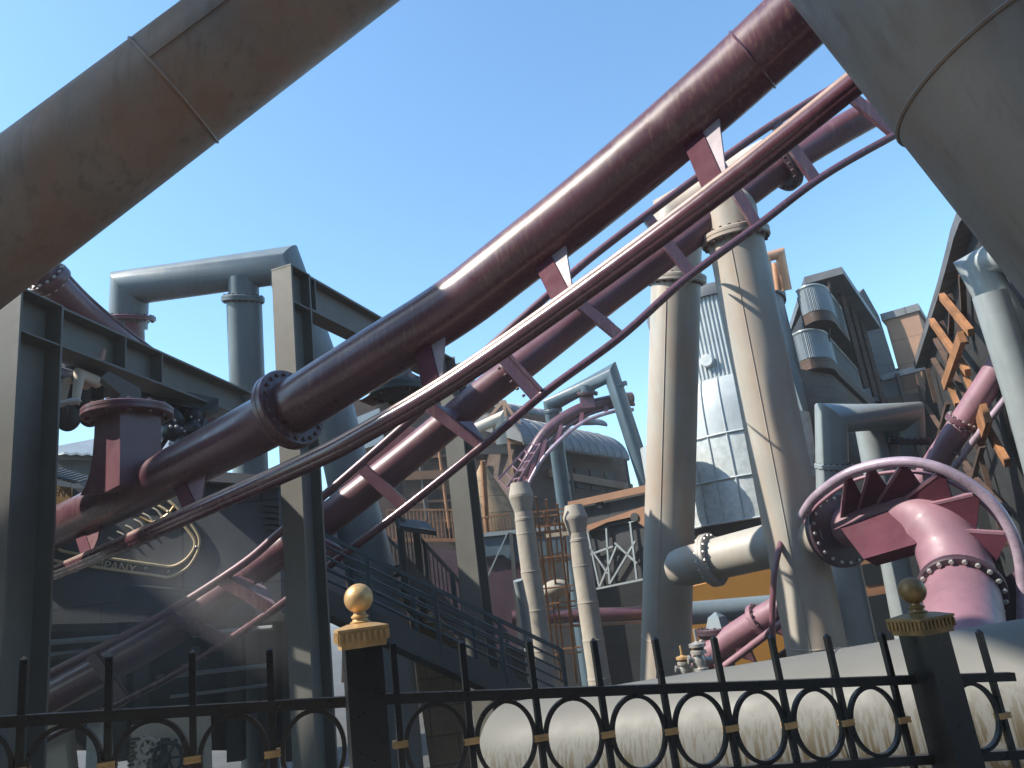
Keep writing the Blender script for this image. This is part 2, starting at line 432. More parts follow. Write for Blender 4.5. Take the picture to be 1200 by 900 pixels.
# lower running surface of the near rail
MB().tube([p + Vector((0, 0, -.05)) for p in rail], .062, 14).build('rail', M['rail'], tr)
MB().tube([p + Vector((-.026, -.012, .052)) for p in rail], .046, 28).build('highlight_strip', M['worn_highlight'], tr)  # paler tube on the sunward top: painted sun highlight plus wear
rail2 = [p + (p - CAM).normalized() * .95 + Vector((0, 0, -.02)) for p in rail]
MB().tube(rail2, .068, 16).build('rail', M['rail'], tr)
for sx, rx in ((92, 103), (208, 228), (490, 505), (630, 655), (808, 836)):
    i, j = near_px(spine, sx), near_px(rail, rx)
    a, b = spine[i], rail[j]
    td = tang(spine, i)
    d = (b - a).normalized()
    a2 = a + d * SR * .8
    wv = td.cross(d).normalized()
    vw = (CAM - a).normalized()
    b2 = b - d * .05
    br = MB()
    br.beam(a2, b2, .05, .19, td)
    br.build('bracket', M['maroon_flat'], tr)
    # web plate running along the track
    e0, e1 = a + d * SR * .9, b - d * .06
    L = .27 if rx > 400 else .66
    if rx > 400: poly = [e0 + td * .096, e0 + td * L, e1 + td * .12, e1 + td * .096]
    else: poly = [e0 + td * .116, e0 + td * .2 + d * .12, e0 + td * .34 + d * .15, e0 + td * .54 + d * .05, e0 + td * (L), e1 + td * .2, e1 + td * .116]
    nrm = td.cross(d).normalized()
    MB().prism([p - nrm * .012 for p in poly], nrm * .024).build('gusset', M['lilac'] if rx > 400 else M['maroon2'], tr)
    c2 = rail2[j]
    d2 = (c2 - a).normalized()
    MB().beam(a + d2 * SR * .8, c2 - d2 * .05, .05, .2, td).build('bracket', M['maroon'], tr)
# support connectors on top of the spine (bolted pedestal heads)
def pedestal(sx, top, Rf, wbox, mt_f):
    i = near_px(spine, sx); a = spine[i]; td = tang(spine, i)
    c = P(*top)
    ud = Zv
    lo = a - Zv * .05
    tdh = flat(td).normalized(); sd = Vector((-tdh.y, tdh.x, 0))
    mb = MB()
    h = c.z - lo.z
    prof = [(-wbox * 1.95, .12), (-wbox * 1.55, .2), (-wbox * 1.22, .36), (-wbox * 1.05, .55), (-wbox * .97, .8), (-wbox * .95, 1.), (wbox * .95, 1.), (wbox, .0), (0, 0)]
    sl_ = td.z / max(.01, flat(td).length)
    def pt(u, k, s_): return Vector((c.x, c.y, lo.z)) + tdh * u + Zv * (k * h + (1 - k) * u * sl_) + sd * s_
    poly = [pt(u, k, -wbox * .75) for u, k in prof] + []
    mb.prism(poly, sd * (wbox * 1.5))
    o = mb.build('connector', M['maroon2'], tr)
    flange(tr, 'connector_flange', c + Zv * .04, Zv, Rf, .12, mt_f, 12, .035, M['bolt_dk'], Rf * .85)
    return c
pc1 = pedestal(146, (150, 488, 9.9), .56, .36, M['maroon2'])
pc2 = pedestal(470, (468, 461, 9.2), .36, .24, M['steel_dk'])
# struts that those heads carry, running up to the hall steelwork
for (c, px) in ((pc1, (122, 450, 9.9)), (pc2, (462, 430, 9.6))):
    e = P(*px)
    MB().tube([c + Zv * .1, c + Zv * .3, e + Zv * .1], [.2, .17, .1], 4).build('strut', M['steel'], tr)

# ================================================================== SECOND TRACK (ladder seen from below)
t2 = thing('coaster_track', 'plum coaster track with cross ties and two thin rails, running behind the thick front tube', 'coaster track', floor_below(P(380, 611, 13)), 'coaster tracks')
sp2_px = [(-40, 868, 13.5), (80, 806, 13.2), (208, 734, 13), (320, 652, 13), (380, 611, 13), (480, 533, 13.1), (569, 460, 13.2), (615, 425, 13.3), (720, 343, 13.8), (820, 268, 14), (930, 186, 14.2), (1040, 122, 14.4), (1150, 60, 14.6)]
up_px = [(-40, 840, 13.1), (80, 778, 12.9), (180, 727, 12.7), (280, 664, 12.6), (328, 624, 12.6), (384, 577, 12.6), (488, 486, 12.7), (575, 406, 12.8), (640, 348, 12.9), (700, 296, 13.1), (817, 208, 13.3), (908, 144, 13.5), (1006, 86, 13.8), (1100, 36, 14)]
lo_px = [(-20, 905, 12.9), (60, 862, 12.7), (200, 792, 12.6), (320, 715, 12.4), (380, 667, 12.3), (475, 595, 12.3), (565, 523, 12.3), (640, 459, 12.4), (727, 395, 12.6), (800, 330, 12.8), (887, 265, 13), (967, 205, 13.2), (1062, 151, 13.4), (1160, 96, 13.6)]
sp2, up2, lo2 = [smooth_path(cr_pts(q), 8) for q in (sp2_px, up_px, lo_px)]
MB().tube(sp2, .285, 40).build('spine', M['maroon2'], t2)
MB().tube(up2, .072, 16).build('rail', M['maroon2'], t2)
MB().tube(lo2, .072, 16).build('rail', M['rail'], t2)
for (ux, lx) in ((110, 150), (196, 258), (262, 322), (336, 398), (416, 475), (505, 565), (573, 632), (652, 724), (751, 806), (836, 892), (908, 960), (986, 1048)):
    a, b = up2[near_px(up2, ux)], lo2[near_px(lo2, lx)]
    c = sp2[near_px(sp2, (ux + lx) / 2)]
    td = tang(sp2, near_px(sp2, (ux + lx) / 2))
    d = (b - a).normalized(); n_ = td.cross(d).normalized()
    MB().beam(a, b, .19, .10, n_).build('tie', M['maroon'], t2)
    MB().prism([b - d * .06 + td * .09, b - d * .62 + td * .09, b - d * .40 + td * .09 + (c - (a + b) / 2) * .6], td * .02).build('gusset', M['lilac'], t2)
    MB().prism([a + d * .06 + td * .09, a + d * .55 + td * .09, (a + b) / 2 + td * .09 + (c - (a + b) / 2) * .7], td * .02).build('gusset', M['maroon2'], t2)
    if ux == 573:
        fx = MB().beam(a + td * .13 - d * -.1, b + td * .13 - d * .05, .06, .2, n_).build('joint_plate', M['maroon'], t2)
        for k in range(6):
            q = a + (b - a) * (.2 + .13 * k) - td * .12
            MB().lathe(q, -td, [(.025, 0), (.025, .05)], 6).build('bolt', M['bolt_dk'], fx)
# flat plate on top of the spine near the hall column
i = near_px(sp2, 445); a = sp2[i]; td = tang(sp2, i); n_ = Zv - td * Zv.dot(td)
MB().prism([a + n_ * .2 - td * .9, a + n_ * .2 + td * 1.2, a + n_ * .5 + td * 1.0, a + n_ * .5 - td * .2], Vector((.03, .03, 0))).build('fin_plate', M['maroon2'], t2)
i = near_px(sp2, 912)
flange(t2, 'flange', sp2[i], tang(sp2, i), .50, .16, M['purple_dk'], 18, .03, M['bolt_dk'], .42)

# ================================================================== A-FRAME SUPPORT OF THE SECOND TRACK
ab = P(778, 812, 14.6)
af = thing('track_support', 'pair of tall tan steel columns with rusty sides carrying the plum track', 'track support', floor_below(ab))
cl_b, cl_t = P(779, 815, 15.4), P(794, 252, 15.6)
def to_ground(b, t): return b + (t - b) * ((GZ - b.z) / (t.z - b.z))
MB().tube([to_ground(cl_b, cl_t), cl_b, cl_b + (cl_t - cl_b) * .3, cl_b + (cl_t - cl_b) * .7, cl_t, P(905, 190, 15.0)], .515, 48).build('column', M['tan'], af)
ax = (cl_t - cl_b).normalized()
k = cl_b + (cl_t - cl_b) * on_line(cl_b, cl_t, 791.9) if False else cl_b + (cl_t - cl_b) * .863
flange(af, 'flange', k, ax, .63, .16, M['tan'], 20, .032, M['bolt_dk'], .54)
seam(af, cl_b + (cl_t - cl_b) * .12, ax, .516, M['tan'], .01)
cr_b, cr_t = P(961, 782, 12.6), P(861, 276, 13.9)
dcr = (cr_t - cr_b)
MB().tube([to_ground(cr_b, cr_t), cr_b, cr_b + dcr * .3, cr_b + dcr * .7, cr_t], .50, 48).build('column', M['tan'], af)
flange(af, 'flange', cr_t + dcr.normalized() * -.05, dcr, .63, .17, M['tan'], 22, .034, M['bolt_dk'], .57)
MB().tube([cr_t, cr_t + dcr.normalized() * .45, P(868, 240, 14.05)], [.50, .48, .40], 40).build('column_head', M['tan'], af)
seam(af, cr_b + dcr * .05, dcr, .501, M['tan'], .01)
def long_seam(a, b, r):
    t = (b - a).normalized(); v = Vector((-.5, -.86, 0)); v = (v - t * v.dot(t)).normalized()
    MB().tube([a + v * r, b + v * r], .012, 6).build('weld_seam', M['tan'], af)
long_seam(cl_b, cl_b + (cl_t - cl_b) * .84, .516)
long_seam(cr_b, cr_b + dcr * .95, .501)
# cross pipe and its flanges
x0, x1, x2 = P(806, 663, 14.4), P(900, 640, 13.4), P(978, 623, 12.4)
MB().tube([P(782, 669, 14.6), P(784, 668.5, 14.58), P(790, 667, 14.53), P(798, 665, 14.47), x0, x1, P(930, 633, 13.0), x2], [.05, .2, .32, .36, .375, .39, .40, .42], 40).build('cross_pipe', M['tan'], af)
flange(af, 'flange', P(834, 656, 14.05), x1 - x0, .50, .15, M['tan'], 18, .03, M['bolt'], .445)

# ================================================================== ROSE CURVED TRACK AT RIGHT
rt = thing('coaster_track', 'faded rose curved track section bending down into the ground beside the right fence post', 'coaster track', floor_below(P(1135, 745, 10.800)), 'coaster tracks')
axf = (x2 - P(930, 633, 13.0)).normalized()
axd = (axf + (CAM - x2).normalized() * .6).normalized()
flange(rt, 'flange', x2 + axf * .08, axd, .60, .15, M['purple_dk'], 20, .03, M['bolt'], .53)
spr = smooth_path([P(982, 622, 12.48), P(1030, 606, 11.9), P(1070, 603, 11.4), P(1098, 620, 11.05), P(1116, 650, 10.75), P(1126, 690, 10.3), P(1130, 745, 9.35), P(1135, 850, 7.9)], 8)
MB().tube(spr, [.33] * 12 + [.33 + .14 * min(1, k / 10) for k in range(len(spr) - 12)], 44).build('spine', M['pink'], rt)
ga, gb, gc = P(984, 618, 11.940), P(1062, 590, 11.220), P(1085, 634, 10.740)
gn = (gb - ga).cross(gc - ga).normalized()
gp = [ga, gb, gc, PL(1012, 655, ga, gn)]
if gn.dot(CAM - ga) > 0: gn = -gn
MB().prism(gp, gn * .35).build('box_girder', M['maroon_flat'], rt)
i = near_px(spr, 1124)
flange(rt, 'flange', P(1127, 694, 10.2), P(1131, 745, 9.2) - P(1122, 665, 10.7), .55, .12, M['purple_dk'], 20, .036, M['bolt'], .50)
rr_ = smooth_path([P(940, 604, 12.240), P(958, 580, 11.880), P(1000, 552, 11.400), P(1060, 541, 10.920), P(1112, 553, 10.560), P(1160, 586, 10.320), P(1188, 630, 10.200), P(1198, 678, 10.140), P(1198, 740, 10.080), P(1194, 800, 10.080)], 8)
MB().tube(rr_, .078, 20).build('rail', M['rosecream'], rt)
MB().tube([p + Vector((.1, .25, -.12)) for p in rr_], .03, 12).build('rail', M['pink'], rt)
for (sx, rx, wd) in ((1004, 992, .2), (1030, 1024, .24), (1062, 1062, .3), (1088, 1106, .3), (1104, 1150, .3), (1120, 1186, .3)):
    i, j = near_px(spr, sx), near_px(rr_, rx)
    a, b = spr[i], rr_[j]
    td = tang(rr_, j); d = (b - a).normalized()
    e0, e1 = a + d * .26, b - d * .09
    nrm = td.cross(d).normalized()
    MB().prism([e0 - td * wd * 1.3, e1 - td * .05, e1 + td * .05, e0 + td * wd * 1.3], nrm * .04).build('bracket', M['maroon_flat'], rt)
    MB().beam(e0 - td * wd * 1.3, e1 - td * .05, .04, .09, nrm).build('bracket_edge', M['pink'], rt)
# bracket at the flange to the rail
j = near_px(rr_, 1190)
MB().prism([P(1150, 662, 10.620), P(1180, 676, 10.320), P(1192, 668, 10.200), P(1192, 740, 10.200), P(1150, 760, 10.560)], Vector((.02, .06, 0))).build('bracket', M['purple_dk'], rt)

# ================================================================== LARGE GREY PIPE BEHIND THE FENCE
tk = thing('ground_pipe', 'large grey beige pipe lying low behind the ring fence, streaked near its belly', 'pipe', floor_below(P(900, 862, 5)))
ta, tb = P(606, 893, 6.0), P(1330, 818, 3.75)
dt = (tb - ta)
n_ = 14
MB().tube([ta - dt.normalized() * .10, ta - dt.normalized() * .09, ta - dt.normalized() * .03] + [ta + dt * k / n_ for k in range(n_ + 1)], [.2, .38, .435] + [.45] * (n_ + 1), 64).build('pipe', M['tank'], tk)
for px in (1012,):
    k = on_line(ta, tb, px); seam(tk, ta + dt * k, dt, .451, M['tank'], .007)
for k in (.12, .6):
    c = ta + dt * k
    MB().box(Vector((c.x, c.y, (c.z - .3 + GZ) / 2)), Vector((.2, 0, 0)), Vector((0, .3, 0)), Vector((0, 0, (c.z - .3 - GZ) / 2))).build('saddle', M['steel_dk'], tk)

# ================================================================== STEEL PORTAL FRAMES
def portal(label, ca, za, cbx, cby, zb, Wf, D_, bh, stiff, far_col, col_bottom=-.0, far_len=None):
    A = P(*ca, za); B = P(cbx, cby, zb); B.z = A.z
    d = flat(B - A).normalized(); wv = Vector((d.y, -d.x, 0))
    t = thing('steel_frame', label, 'steel frame', Vector((A.x, A.y, GZ)), 'steel portal frames')
    mb, _, _ = hsection(Vector((A.x, A.y, GZ)), A, wv, Wf, D_)
    mb.box(Vector((A.x, A.y, A.z - bh)), wv * (Wf / 2 - .01), d * (D_ / 2 - .04), Vector((0, 0, .012)))
    mb.box(Vector((A.x, A.y, A.z - .01)), wv * (Wf / 2 + .003), d * (D_ / 2 + .003), Vector((0, 0, .012)))
    mb.build('column', M['steel'], t)
    A2, B2 = A + d * (D_ / 2) - Zv * (bh / 2), Vector((B.x, B.y, A.z - bh / 2)) - d * (D_ / 2 if far_col else 0)
    mb, _, _ = hsection(A2, B2, wv, Wf * .9, bh)
    for k in stiff:
        c = A2 + (B2 - A2) * k
        mb.box(c, wv * (Wf * .44), d * .012, Vector((0, 0, bh / 2 - .037)))
    mb.build('beam', M['steel'], t)
    if far_col:
        mb, _, _ = hsection(Vector((B.x, B.y, GZ)), Vector((B.x, B.y, A.z)), wv, Wf * 1.25, D_ * 1.1)
        mb.build('column', M['steel'], t)
    return t
portal('dark steel frame with H column at the left edge, its beam above the bolted pedestal', (31, 352), 10.4, 332, 492, 17.6, .54, .76, .61, (.19, .32), False)
portal('grey steel frame whose lit H column stands left of the gilded fence post', (341, 319), 10.8, 528, 426, 15.8, .33, .46, .56, (.03,), True)

# ================================================================== PIPE PORTALS
def pipe_thing(label, base_px, runs, mt, group='grey pipe portals', flanges=(), name='pipe_portal'):
    def line(pts):
        pp = [P(*q) for q in pts if q != 'D']
        if pts[0] == 'D': pp.insert(0, floor_below(pp[0]))
        if pts[-1] == 'D': pp.append(floor_below(pp[-1]))
        return pp
    t = thing(name, label, 'pipe', floor_below(P(*base_px)), group)
    for pts, r, nm in runs:
        MB().tube(line(pts), r, 36).build(nm, mt, t)
    for (c, ax2, R_, th, nb, fm) in flanges:
        a = (P(*ax2) - P(*c))
        flange(t, 'flange', P(*c), a, R_, th, fm or mt, nb, .028, M['bolt_dk'], R_ * .88, sides=(1, -1))
    return t
pipe_thing('blue grey pipe portal rising against the sky above the left steel frame', (285, 560, 15.5),
    [([(150, 385, 16.6), (152, 337, 16.6), (333, 311, 16.2), (388, 470, 16.2), (452, 745, 16.2), 'D'], [.40, .40, .40, .45, .56, .58], 'pipe'),
     ([(285, 325, 16.2), (286, 348, 16.2)], .32, 'leg'),
     ([(286, 348, 16.2), (297, 640, 16.2), 'D'], .37, 'leg')], M['blue'],
    flanges=(((153, 373, 16.6), (153, 337, 16.6), .52, .10, 16, M['maroon2']), ((285, 351, 16.2), (285, 320, 16.2), .45, .12, 18, None)))
pipe_thing('dark blue pipe portal holding the small maroon arch of track in the middle', (655, 600, 28),
    [(['D', (668, 640, 28), (646, 474, 28), (716, 437, 27), (756, 560, 26.5), (775, 640, 26.4), 'D'], .29, 'pipe'),
     ([(688, 451, 27.4), (688, 461, 27.4)], .3, 'hanger')], M['blue_dk'],
    flanges=(((648, 481, 28), (647, 474, 28), .36, .12, 12, None), ((724, 452, 27), (720, 440, 27), .36, .12, 12, None), ((688, 461, 27.4), (688, 440, 27.4), .4, .1, 12, M['purple_dk'])))
pipe_thing('silver pipe portal with mitred corners between tan column and rose track', (1000, 740, 16.5),
    [(['D', (1012, 770, 15.6), (976, 600, 16), (974, 490, 16), (1064, 488, 16.6), (1066, 520, 16.6)], .33, 'pipe'),
     ([(1018, 497, 16.8), (1070, 770, 16.2), 'D'], .30, 'leg'),
     ([(1042, 493, 16.9), (1046, 540, 16.9)], .16, 'leg')], M['silverpipe'],
    flanges=(((977, 546, 16), (976, 500, 16), .39, .10, 18, None), ((1066, 516, 16.6), (1065, 480, 16.6), .43, .12, 18, M['purple_dk'])))
pipe_thing('smooth grey pipe portal under the big brown pipe at the right edge', (1240, 600, 13),
    [([(1290, 235, 12), (1146, 314, 13.4), (1205, 420, 12.8), (1290, 560, 12.6), 'D'], .30, 'pipe'),
     ([(1160, 345, 12.7), (1200, 470, 12.3), (1262, 700, 12.2), 'D'], .27, 'leg')], M['silverpipe'])
ho = thing('pipe', 'blue grey horizontal pipe behind the tan columns in front of the ochre wall', 'pipe', floor_below(P(850, 715, 18)))
MB().tube([P(770, 722, 18), P(960, 706, 18)], .27, 32).build('pipe_run', M['blue'], ho)

# ================================================================== MAROON TRACK BEHIND TOP LEFT, WITH TRAIN
t3 = thing('coaster_track', 'shiny dusty maroon tube with end flange above the left steel frame beam', 'coaster track', floor_below(P(90, 350, 11)), 'coaster tracks')
p3 = smooth_path([P(10, 285, 12.4), P(46, 316, 12.6), P(90, 361, 13.2), P(135, 398, 14.2), P(200, 447, 15.6), P(280, 520, 17.5)], 6)
MB().tube(p3, .255, 32).build('spine', M['maroon2'], t3)
MB().tube([p + Vector((.05, .2, .29)) for p in p3], .058, 14).build('rail', M['maroon'], t3)
flange(t3, 'flange', P(58, 328, 12.7), P(90, 361, 13.2) - P(46, 316, 12.6), .35, .16, M['maroon'], 14, .03, M['bolt'], .30)
MB().tube([P(153, 378, 16.5), P(154, 420, 16.5)], .28, 24).build('hanger', M['maroon2'], t3)

# ================================================================== SMALL MAROON ARCH TRACK IN THE MIDDLE
t4 = thing('coaster_track', 'small maroon arch of track with ladder catwalk in front of the barrel roof', 'coaster track', floor_below(P(640, 600, 27)), 'coaster tracks')
p4 = smooth_path([P(612, 556, 26.5), P(632, 518, 27), P(650, 498, 27.2), P(683, 479, 27.4), P(722, 469, 27.6), P(740, 467, 27.8)], 6)
r4 = smooth_path([P(610, 592, 25.8), P(618, 570, 26), P(640, 533, 26.2), P(680, 497, 26.6), P(723, 481, 27), P(742, 480, 27.2)], 6)
MB().tube(p4, .24, 20).build('spine', M['maroon'], t4)
MB().tube(r4, .07, 10).build('rail', M['rosecream'], t4)
MB().tube([p * .55 + q * .45 + Vector((.1, .2, 0)) for p, q in zip(p4, r4)], .07, 10).build('rail', M['maroon'], t4)
for k in range(2, 30, 4):
    MB().beam(p4[k], r4[k], .14, .08, Vector((0, -1, 0))).build('tie', M['maroon2'], t4)
MB().box(P(688, 471, 27.4), Vector((.25, 0, 0)), Vector((0, .25, 0)), Vector((0, 0, .28))).build('hanger', M['maroon2'], t4)
cw = MB()
c1_ = [P(584, 562, 25.6), P(622, 520, 26.3)]; c2_ = [P(594, 572, 25.4), P(626, 522, 26.1)]; c3_ = [P(604, 570, 25.2), P(634, 520, 26)]
for c in (c1_, c2_, c3_): cw.beam(c[0], c[1], .07, .07)
for k in range(6):
    f = k / 5
    cw.beam(c1_[0].lerp(c1_[1], f), c2_[0].lerp(c2_[1], f), .05, .05); cw.beam(c2_[0].lerp(c2_[1], f), c3_[0].lerp(c3_[1], f), .05, .05)
cw.build('catwalk', M['pink'], t4)

# ================================================================== PINK TRACK FAR RIGHT
t5 = thing('coaster_track', 'rose pink track rising steeply to the right edge under the grey pipe portal', 'coaster track', floor_below(P(1120, 600, 17)), 'coaster tracks')
p5 = smooth_path([P(1060, 600, 17.6), P(1098, 540, 17), P(1128, 495, 16.6), P(1180, 415, 16), P(1240, 322, 15.4)], 6)
r5 = smooth_path([P(1085, 590, 17.2), P(1118, 548, 16.6), P(1150, 504, 16.2), P(1190, 452, 15.7), P(1250, 370, 15)], 6)
MB().tube(p5, .27, 32).build('spine', M['pink'], t5)
MB().tube(r5, .075, 14).build('rail', M['rosecream'], t5)
MB().tube([p + Vector((-.2, .8, -.15)) for p in r5], .075, 14).build('rail', M['pink'], t5)
i = near_px(p5, 1127)
flange(t5, 'flange', p5[i], tang(p5, i), .37, .12, M['maroon'], 16, .026, M['bolt'], .32)
for k in (8, 13, 18, 22):
    MB().beam(p5[k], r5[k], .16, .07, tang(p5, k)).build('bracket', M['maroon2'], t5)

# ================================================================== PINK TRACK LOW BEHIND THE TAN COLUMN
t6 = thing('coaster_track', 'rose pink track low down between the two tan columns with thin rail and flange', 'coaster track', floor_below(P(870, 755, 17)), 'coaster tracks')
p6 = smooth_path([P(790, 800, 17.5), P(830, 768, 17), P(865, 742, 16.6), P(915, 712, 16), P(960, 690, 15.6)], 6)
r6 = smooth_path([P(800, 822, 17), P(840, 788, 16.5), P(870, 765, 16.2), P(920, 728, 15.6), P(960, 704, 15.2)], 6)
MB().tube(p6, .27, 30).build('spine', M['pink'], t6)
MB().tube(r6, .08, 14).build('rail', M['pink'], t6)
MB().tube([p + Vector((.5, .5, -.45)) for p in r6], .08, 14).build('rail', M['maroon'], t6)
i = near_px(p6, 888)
flange(t6, 'flange', p6[i], tang(p6, i), .37, .12, M['pink'], 16, .026, M['bolt_dk'], .32)
for k in (6, 11, 16, 21):
    MB().prism([p6[k], r6[k], r6[k] + tang(r6, k) * .2 + Vector((.3, .3, -.3)), p6[k] + tang(p6, k) * .3], Vector((.03, .03, 0))).build('bracket', M['maroon2'], t6)
hp = smooth_path([P(909, 790, 12.3), P(905, 735, 12.2), P(906, 695, 12.2), P(908, 668, 12.3), P(914, 640, 12.6), P(924, 600, 13.2)], 6)
hoop = MB().tube(hp, .05, 14).build('bent_rail', M['maroon2']); tag(hoop, 'thin bent maroon rail standing upright before the tan right column', 'rail')
# dark connector head behind the valves
hd = thing('capped_pipe', 'dark plum pipe head with a bolted collar beside the brass valves', 'pipe', floor_below(P(842, 770, 17.2)))
MB().tube([P(838, 795, 17.2), P(842, 742, 17.2)], .42, 24).build('pipe_stub', M['purple_dk'], hd)
flange(hd, 'flange', P(842, 739, 17.2), Zv, .52, .14, M['purple_dk'], 16, .03, M['bolt_dk'])
MB().lathe(P(842, 736, 17.2), Zv, [(.3, 0), (.2, .25), (.02, .36)], 4).build('cone_cap', M['blue'], hd)

# ================================================================== VALVES ON PIPES
def valve(px, py, z, s, mt, label):
    b = P(px, py, z); t = thing('valve', label, 'valve', b, 'valves behind the grey pipe')
    MB().lathe(b, Zv, [(.10 * s, -.5), (.10 * s, .05 * s), (.17 * s, .06 * s), (.17 * s, .12 * s), (.12 * s, .14 * s), (.16 * s, .28 * s), (.12 * s, .42 * s), (.19 * s, .43 * s), (.19 * s, .5 * s), (.08 * s, .56 * s)], 18).build('body', M['bolt'], t)
    MB().lathe(b + Zv * .56 * s, Zv, [(.08 * s, 0), (.2 * s, .03 * s), (.2 * s, .1 * s), (.06 * s, .14 * s), (.035 * s, .16 * s), (.035 * s, .42 * s), (.01, .43 * s)], 18).build('cap', mt, t)
    sd = cr
    for q in (-1, 1): MB().lathe(b + Zv * .3 * s, sd * q, [(.07 * s, .1 * s), (.07 * s, .24 * s), (.1 * s, .24 * s), (.1 * s, .28 * s)], 12).build('outlet', M['bolt'], t)
    return t
valve(804, 796, 9.6, .42, M['gold'], 'small brass capped valve behind the fence beside the left tan column')
valve(823, 789, 9.5, .55, M['bolt'], 'steel valve with tall spindle next to the brass capped valve')
hs = thing('hose', 'thin pale hose looping up from behind the grey pipe beside the valves', 'hose', floor_below(P(816, 790, 9.6)))
MB().tube(smooth_path([P(813, 800, 9.6), P(814, 770, 9.6), P(820, 752, 9.6), P(824, 756, 9.6), P(820, 775, 9.6), P(819, 800, 9.6)], 6), .018, 8).build('hose_line', M['cream'], hs)

# ================================================================== BUILDINGS
def plane_from(a, b):                      # vertical plane through two points
    d = flat(b - a).normalized(); return a, Vector((d.y, -d.x, 0)), d
def down(p, y): return Vector((p.x, p.y, GZ)) if y >= 800 else p
def slab(mb, poly, pl, th):
    p0, n, d = pl
    mb.prism([down(PL(x, y, p0, n), y) for x, y in poly], -n * th); return mb
# ---- ochre wall
ow = MB(); plo = plane_from(P(780, 740, 21), P(960, 740, 21))
slab(ow, [(770, 840), (960, 820), (945, 672), (925, 660), (800, 690), (760, 690)], plo, .4)
tag(ow.build('wall', M['ochre']), 'bright ochre wall low behind the tan columns and grey pipe', 'wall')
# ---- silver tower
tb0 = P(895, 630, 25.5); tower_c = Vector((tb0.x, tb0.y, 0))
def zrow(c, py): return UP(Vector((c.x, c.y, 0)), py).z
def ztow(py, off=2.8):
    d = flat(CAM - tower_c).normalized(); return UP(tower_c + d * off, py).z
st = thing('silver_tower', 'round silver metal tower with domed shoulder and pale corrugated upper drum', 'tower', floor_below(tower_c))
zb, zr1, zr2, zd, ztop = ztow(606), ztow(556), ztow(504), ztow(440, 2.2), ztow(338, 2.4)
RL, RU = 2.85, 2.4
MB().lathe(tower_c, Zv, [(RL * .97, zb), (RL, zb), (RL, zr2)], 28).build('drum', M['silver'], st)
dome = [(RL, zr2)] + [(RU + (RL - RU) * math.cos(q * math.pi / 16), zr2 + (zd - zr2) * math.sin(q * math.pi / 16)) for q in range(1, 9)]
MB().lathe(tower_c, Zv, dome, 28).build('dome', M['ribbed'], st)
ribs = MB()
for j in range(28):
    q = 2 * math.pi * (j + .0) / 28
    pts = [tower_c + Vector((math.cos(q) * (r + .012), math.sin(q) * (r + .012), h)) for r, h in [(RL, zb), (RL, zr2)] + dome[1:]]
    ribs.tube(pts, .028, 6)
for zz in (zb, zr1, zr2): ribs.torus(tower_c + Zv * zz, Zv, RL + .01, .04, 56, 6)
ribs.build('standing_seams', M['ribbed'], st)
def corr(a): return 1 + .012 * math.sin(a * 110)
MB().tube([tower_c + Zv * zd, tower_c + Zv * ((zd + ztop) / 2), tower_c + Zv * ztop], RU, 110 * 6, prof=corr).build('upper_drum', M['ribbed'], st)
MB().lathe(tower_c, Zv, [(RL * .96, zb - .02), (RL * .9, zb - .7), (RL * .8, zb - 1.0), (RL * .8, GZ)], 28).build('base', M['cladding'], st)
MB().lathe(tower_c, Zv, [(RU + .12, ztop - .25), (RU + .15, ztop), (RU + .1, ztop + .12), (RU * .9, ztop + .3)], 40).build('cornice', M['roof'], st)
dcam = flat(CAM - tower_c).normalized()
pv = PL(829, 423, tower_c + dcam * (RU + .02), dcam)
nv = flat(pv - tower_c).normalized(); pv = tower_c + nv * RU + Zv * pv.z
MB().lathe(pv, nv, [(.22, 0), (.22, .18), (.19, .2)], 20).build('vent_cap', M['silver'], st)
# round balcony on the tower's left
bc = P(766, 466, 24.5); bz0, bz1, bz2 = UP(floor_below(bc), 497).z, UP(floor_below(bc), 478).z, UP(floor_below(bc), 440).z
bcg = floor_below(bc)
b0 = MB().tube([bcg + Zv * bz1, bcg + Zv * bz2], .72, 160, prof=lambda a: 1 + .014 * math.sin(a * 32)).build('balcony', M['ribbed'], st)
MB().lathe(bcg, Zv, [(.4, bz0), (.74, bz1 - .12), (.74, bz1)], 32).build('balcony_base', M['brownwall'], b0)
# copper pipes on top
cpz = [P(899, 336, 25), P(897, 302, 25), P(912, 298, 25), P(920, 334, 25)]
cp = thing('copper_pipes', 'bent copper pipes standing on the roof of the silver tower', 'pipe', cpz[0] - Zv * .3)
MB().tube([P(903, 345, 25), P(897, 303, 25)], .16, 16).build('upright', M['copper'], cp)
MB().tube([P(893, 303, 25.2), P(914, 297, 25.2), P(922, 340, 25.2)], .17, 16).build('bend', M['copper'], cp)
MB().tube([P(912, 340, 25.6), P(909, 308, 25.6)], .14, 16).build('upright', M['copper'], cp)
MB().tube([P(890, 318, 25.3), P(901, 316, 25.3)], .12, 12).build('stub', M['copper'], cp)

# ---- balcony hotel
HB = 1.65
hc = HZ(987, 315, 10.7)                                   # near roof corner
hl = HZ(943, 327, 10.7); hf = HZ(1030, 379, 10.7)
ht = thing('hotel_building', 'dark tall building with two curved blue grey balconies and overhanging roof', 'building', flat((hc + hf) / 2))
back = flat(hf - hc).normalized(); side = flat(hl - hc).normalized()
mb = MB(); deep = hf + side * 2 - hc
c0 = hc - Zv * .25
ins = back * .55 + side * 1.7
fp = [flat(hl + back * .6), flat(hc + ins), flat(hf + side * 1.7 + back * 2), flat(hf + side * 5.0 + back * 2)]
mb.prism([floor_below(q) for q in fp], Zv * (10.3 - GZ)); mb.build('wall', M['cladding'], ht)
mb = MB(); mb.prism([hl - Zv * .18, hc - Zv * .18, hf + back * 0.2 - Zv * .18, hf + side * 4 - Zv * .18], Zv * .26); mb.build('roof', M['roof'], ht)
rb = MB()
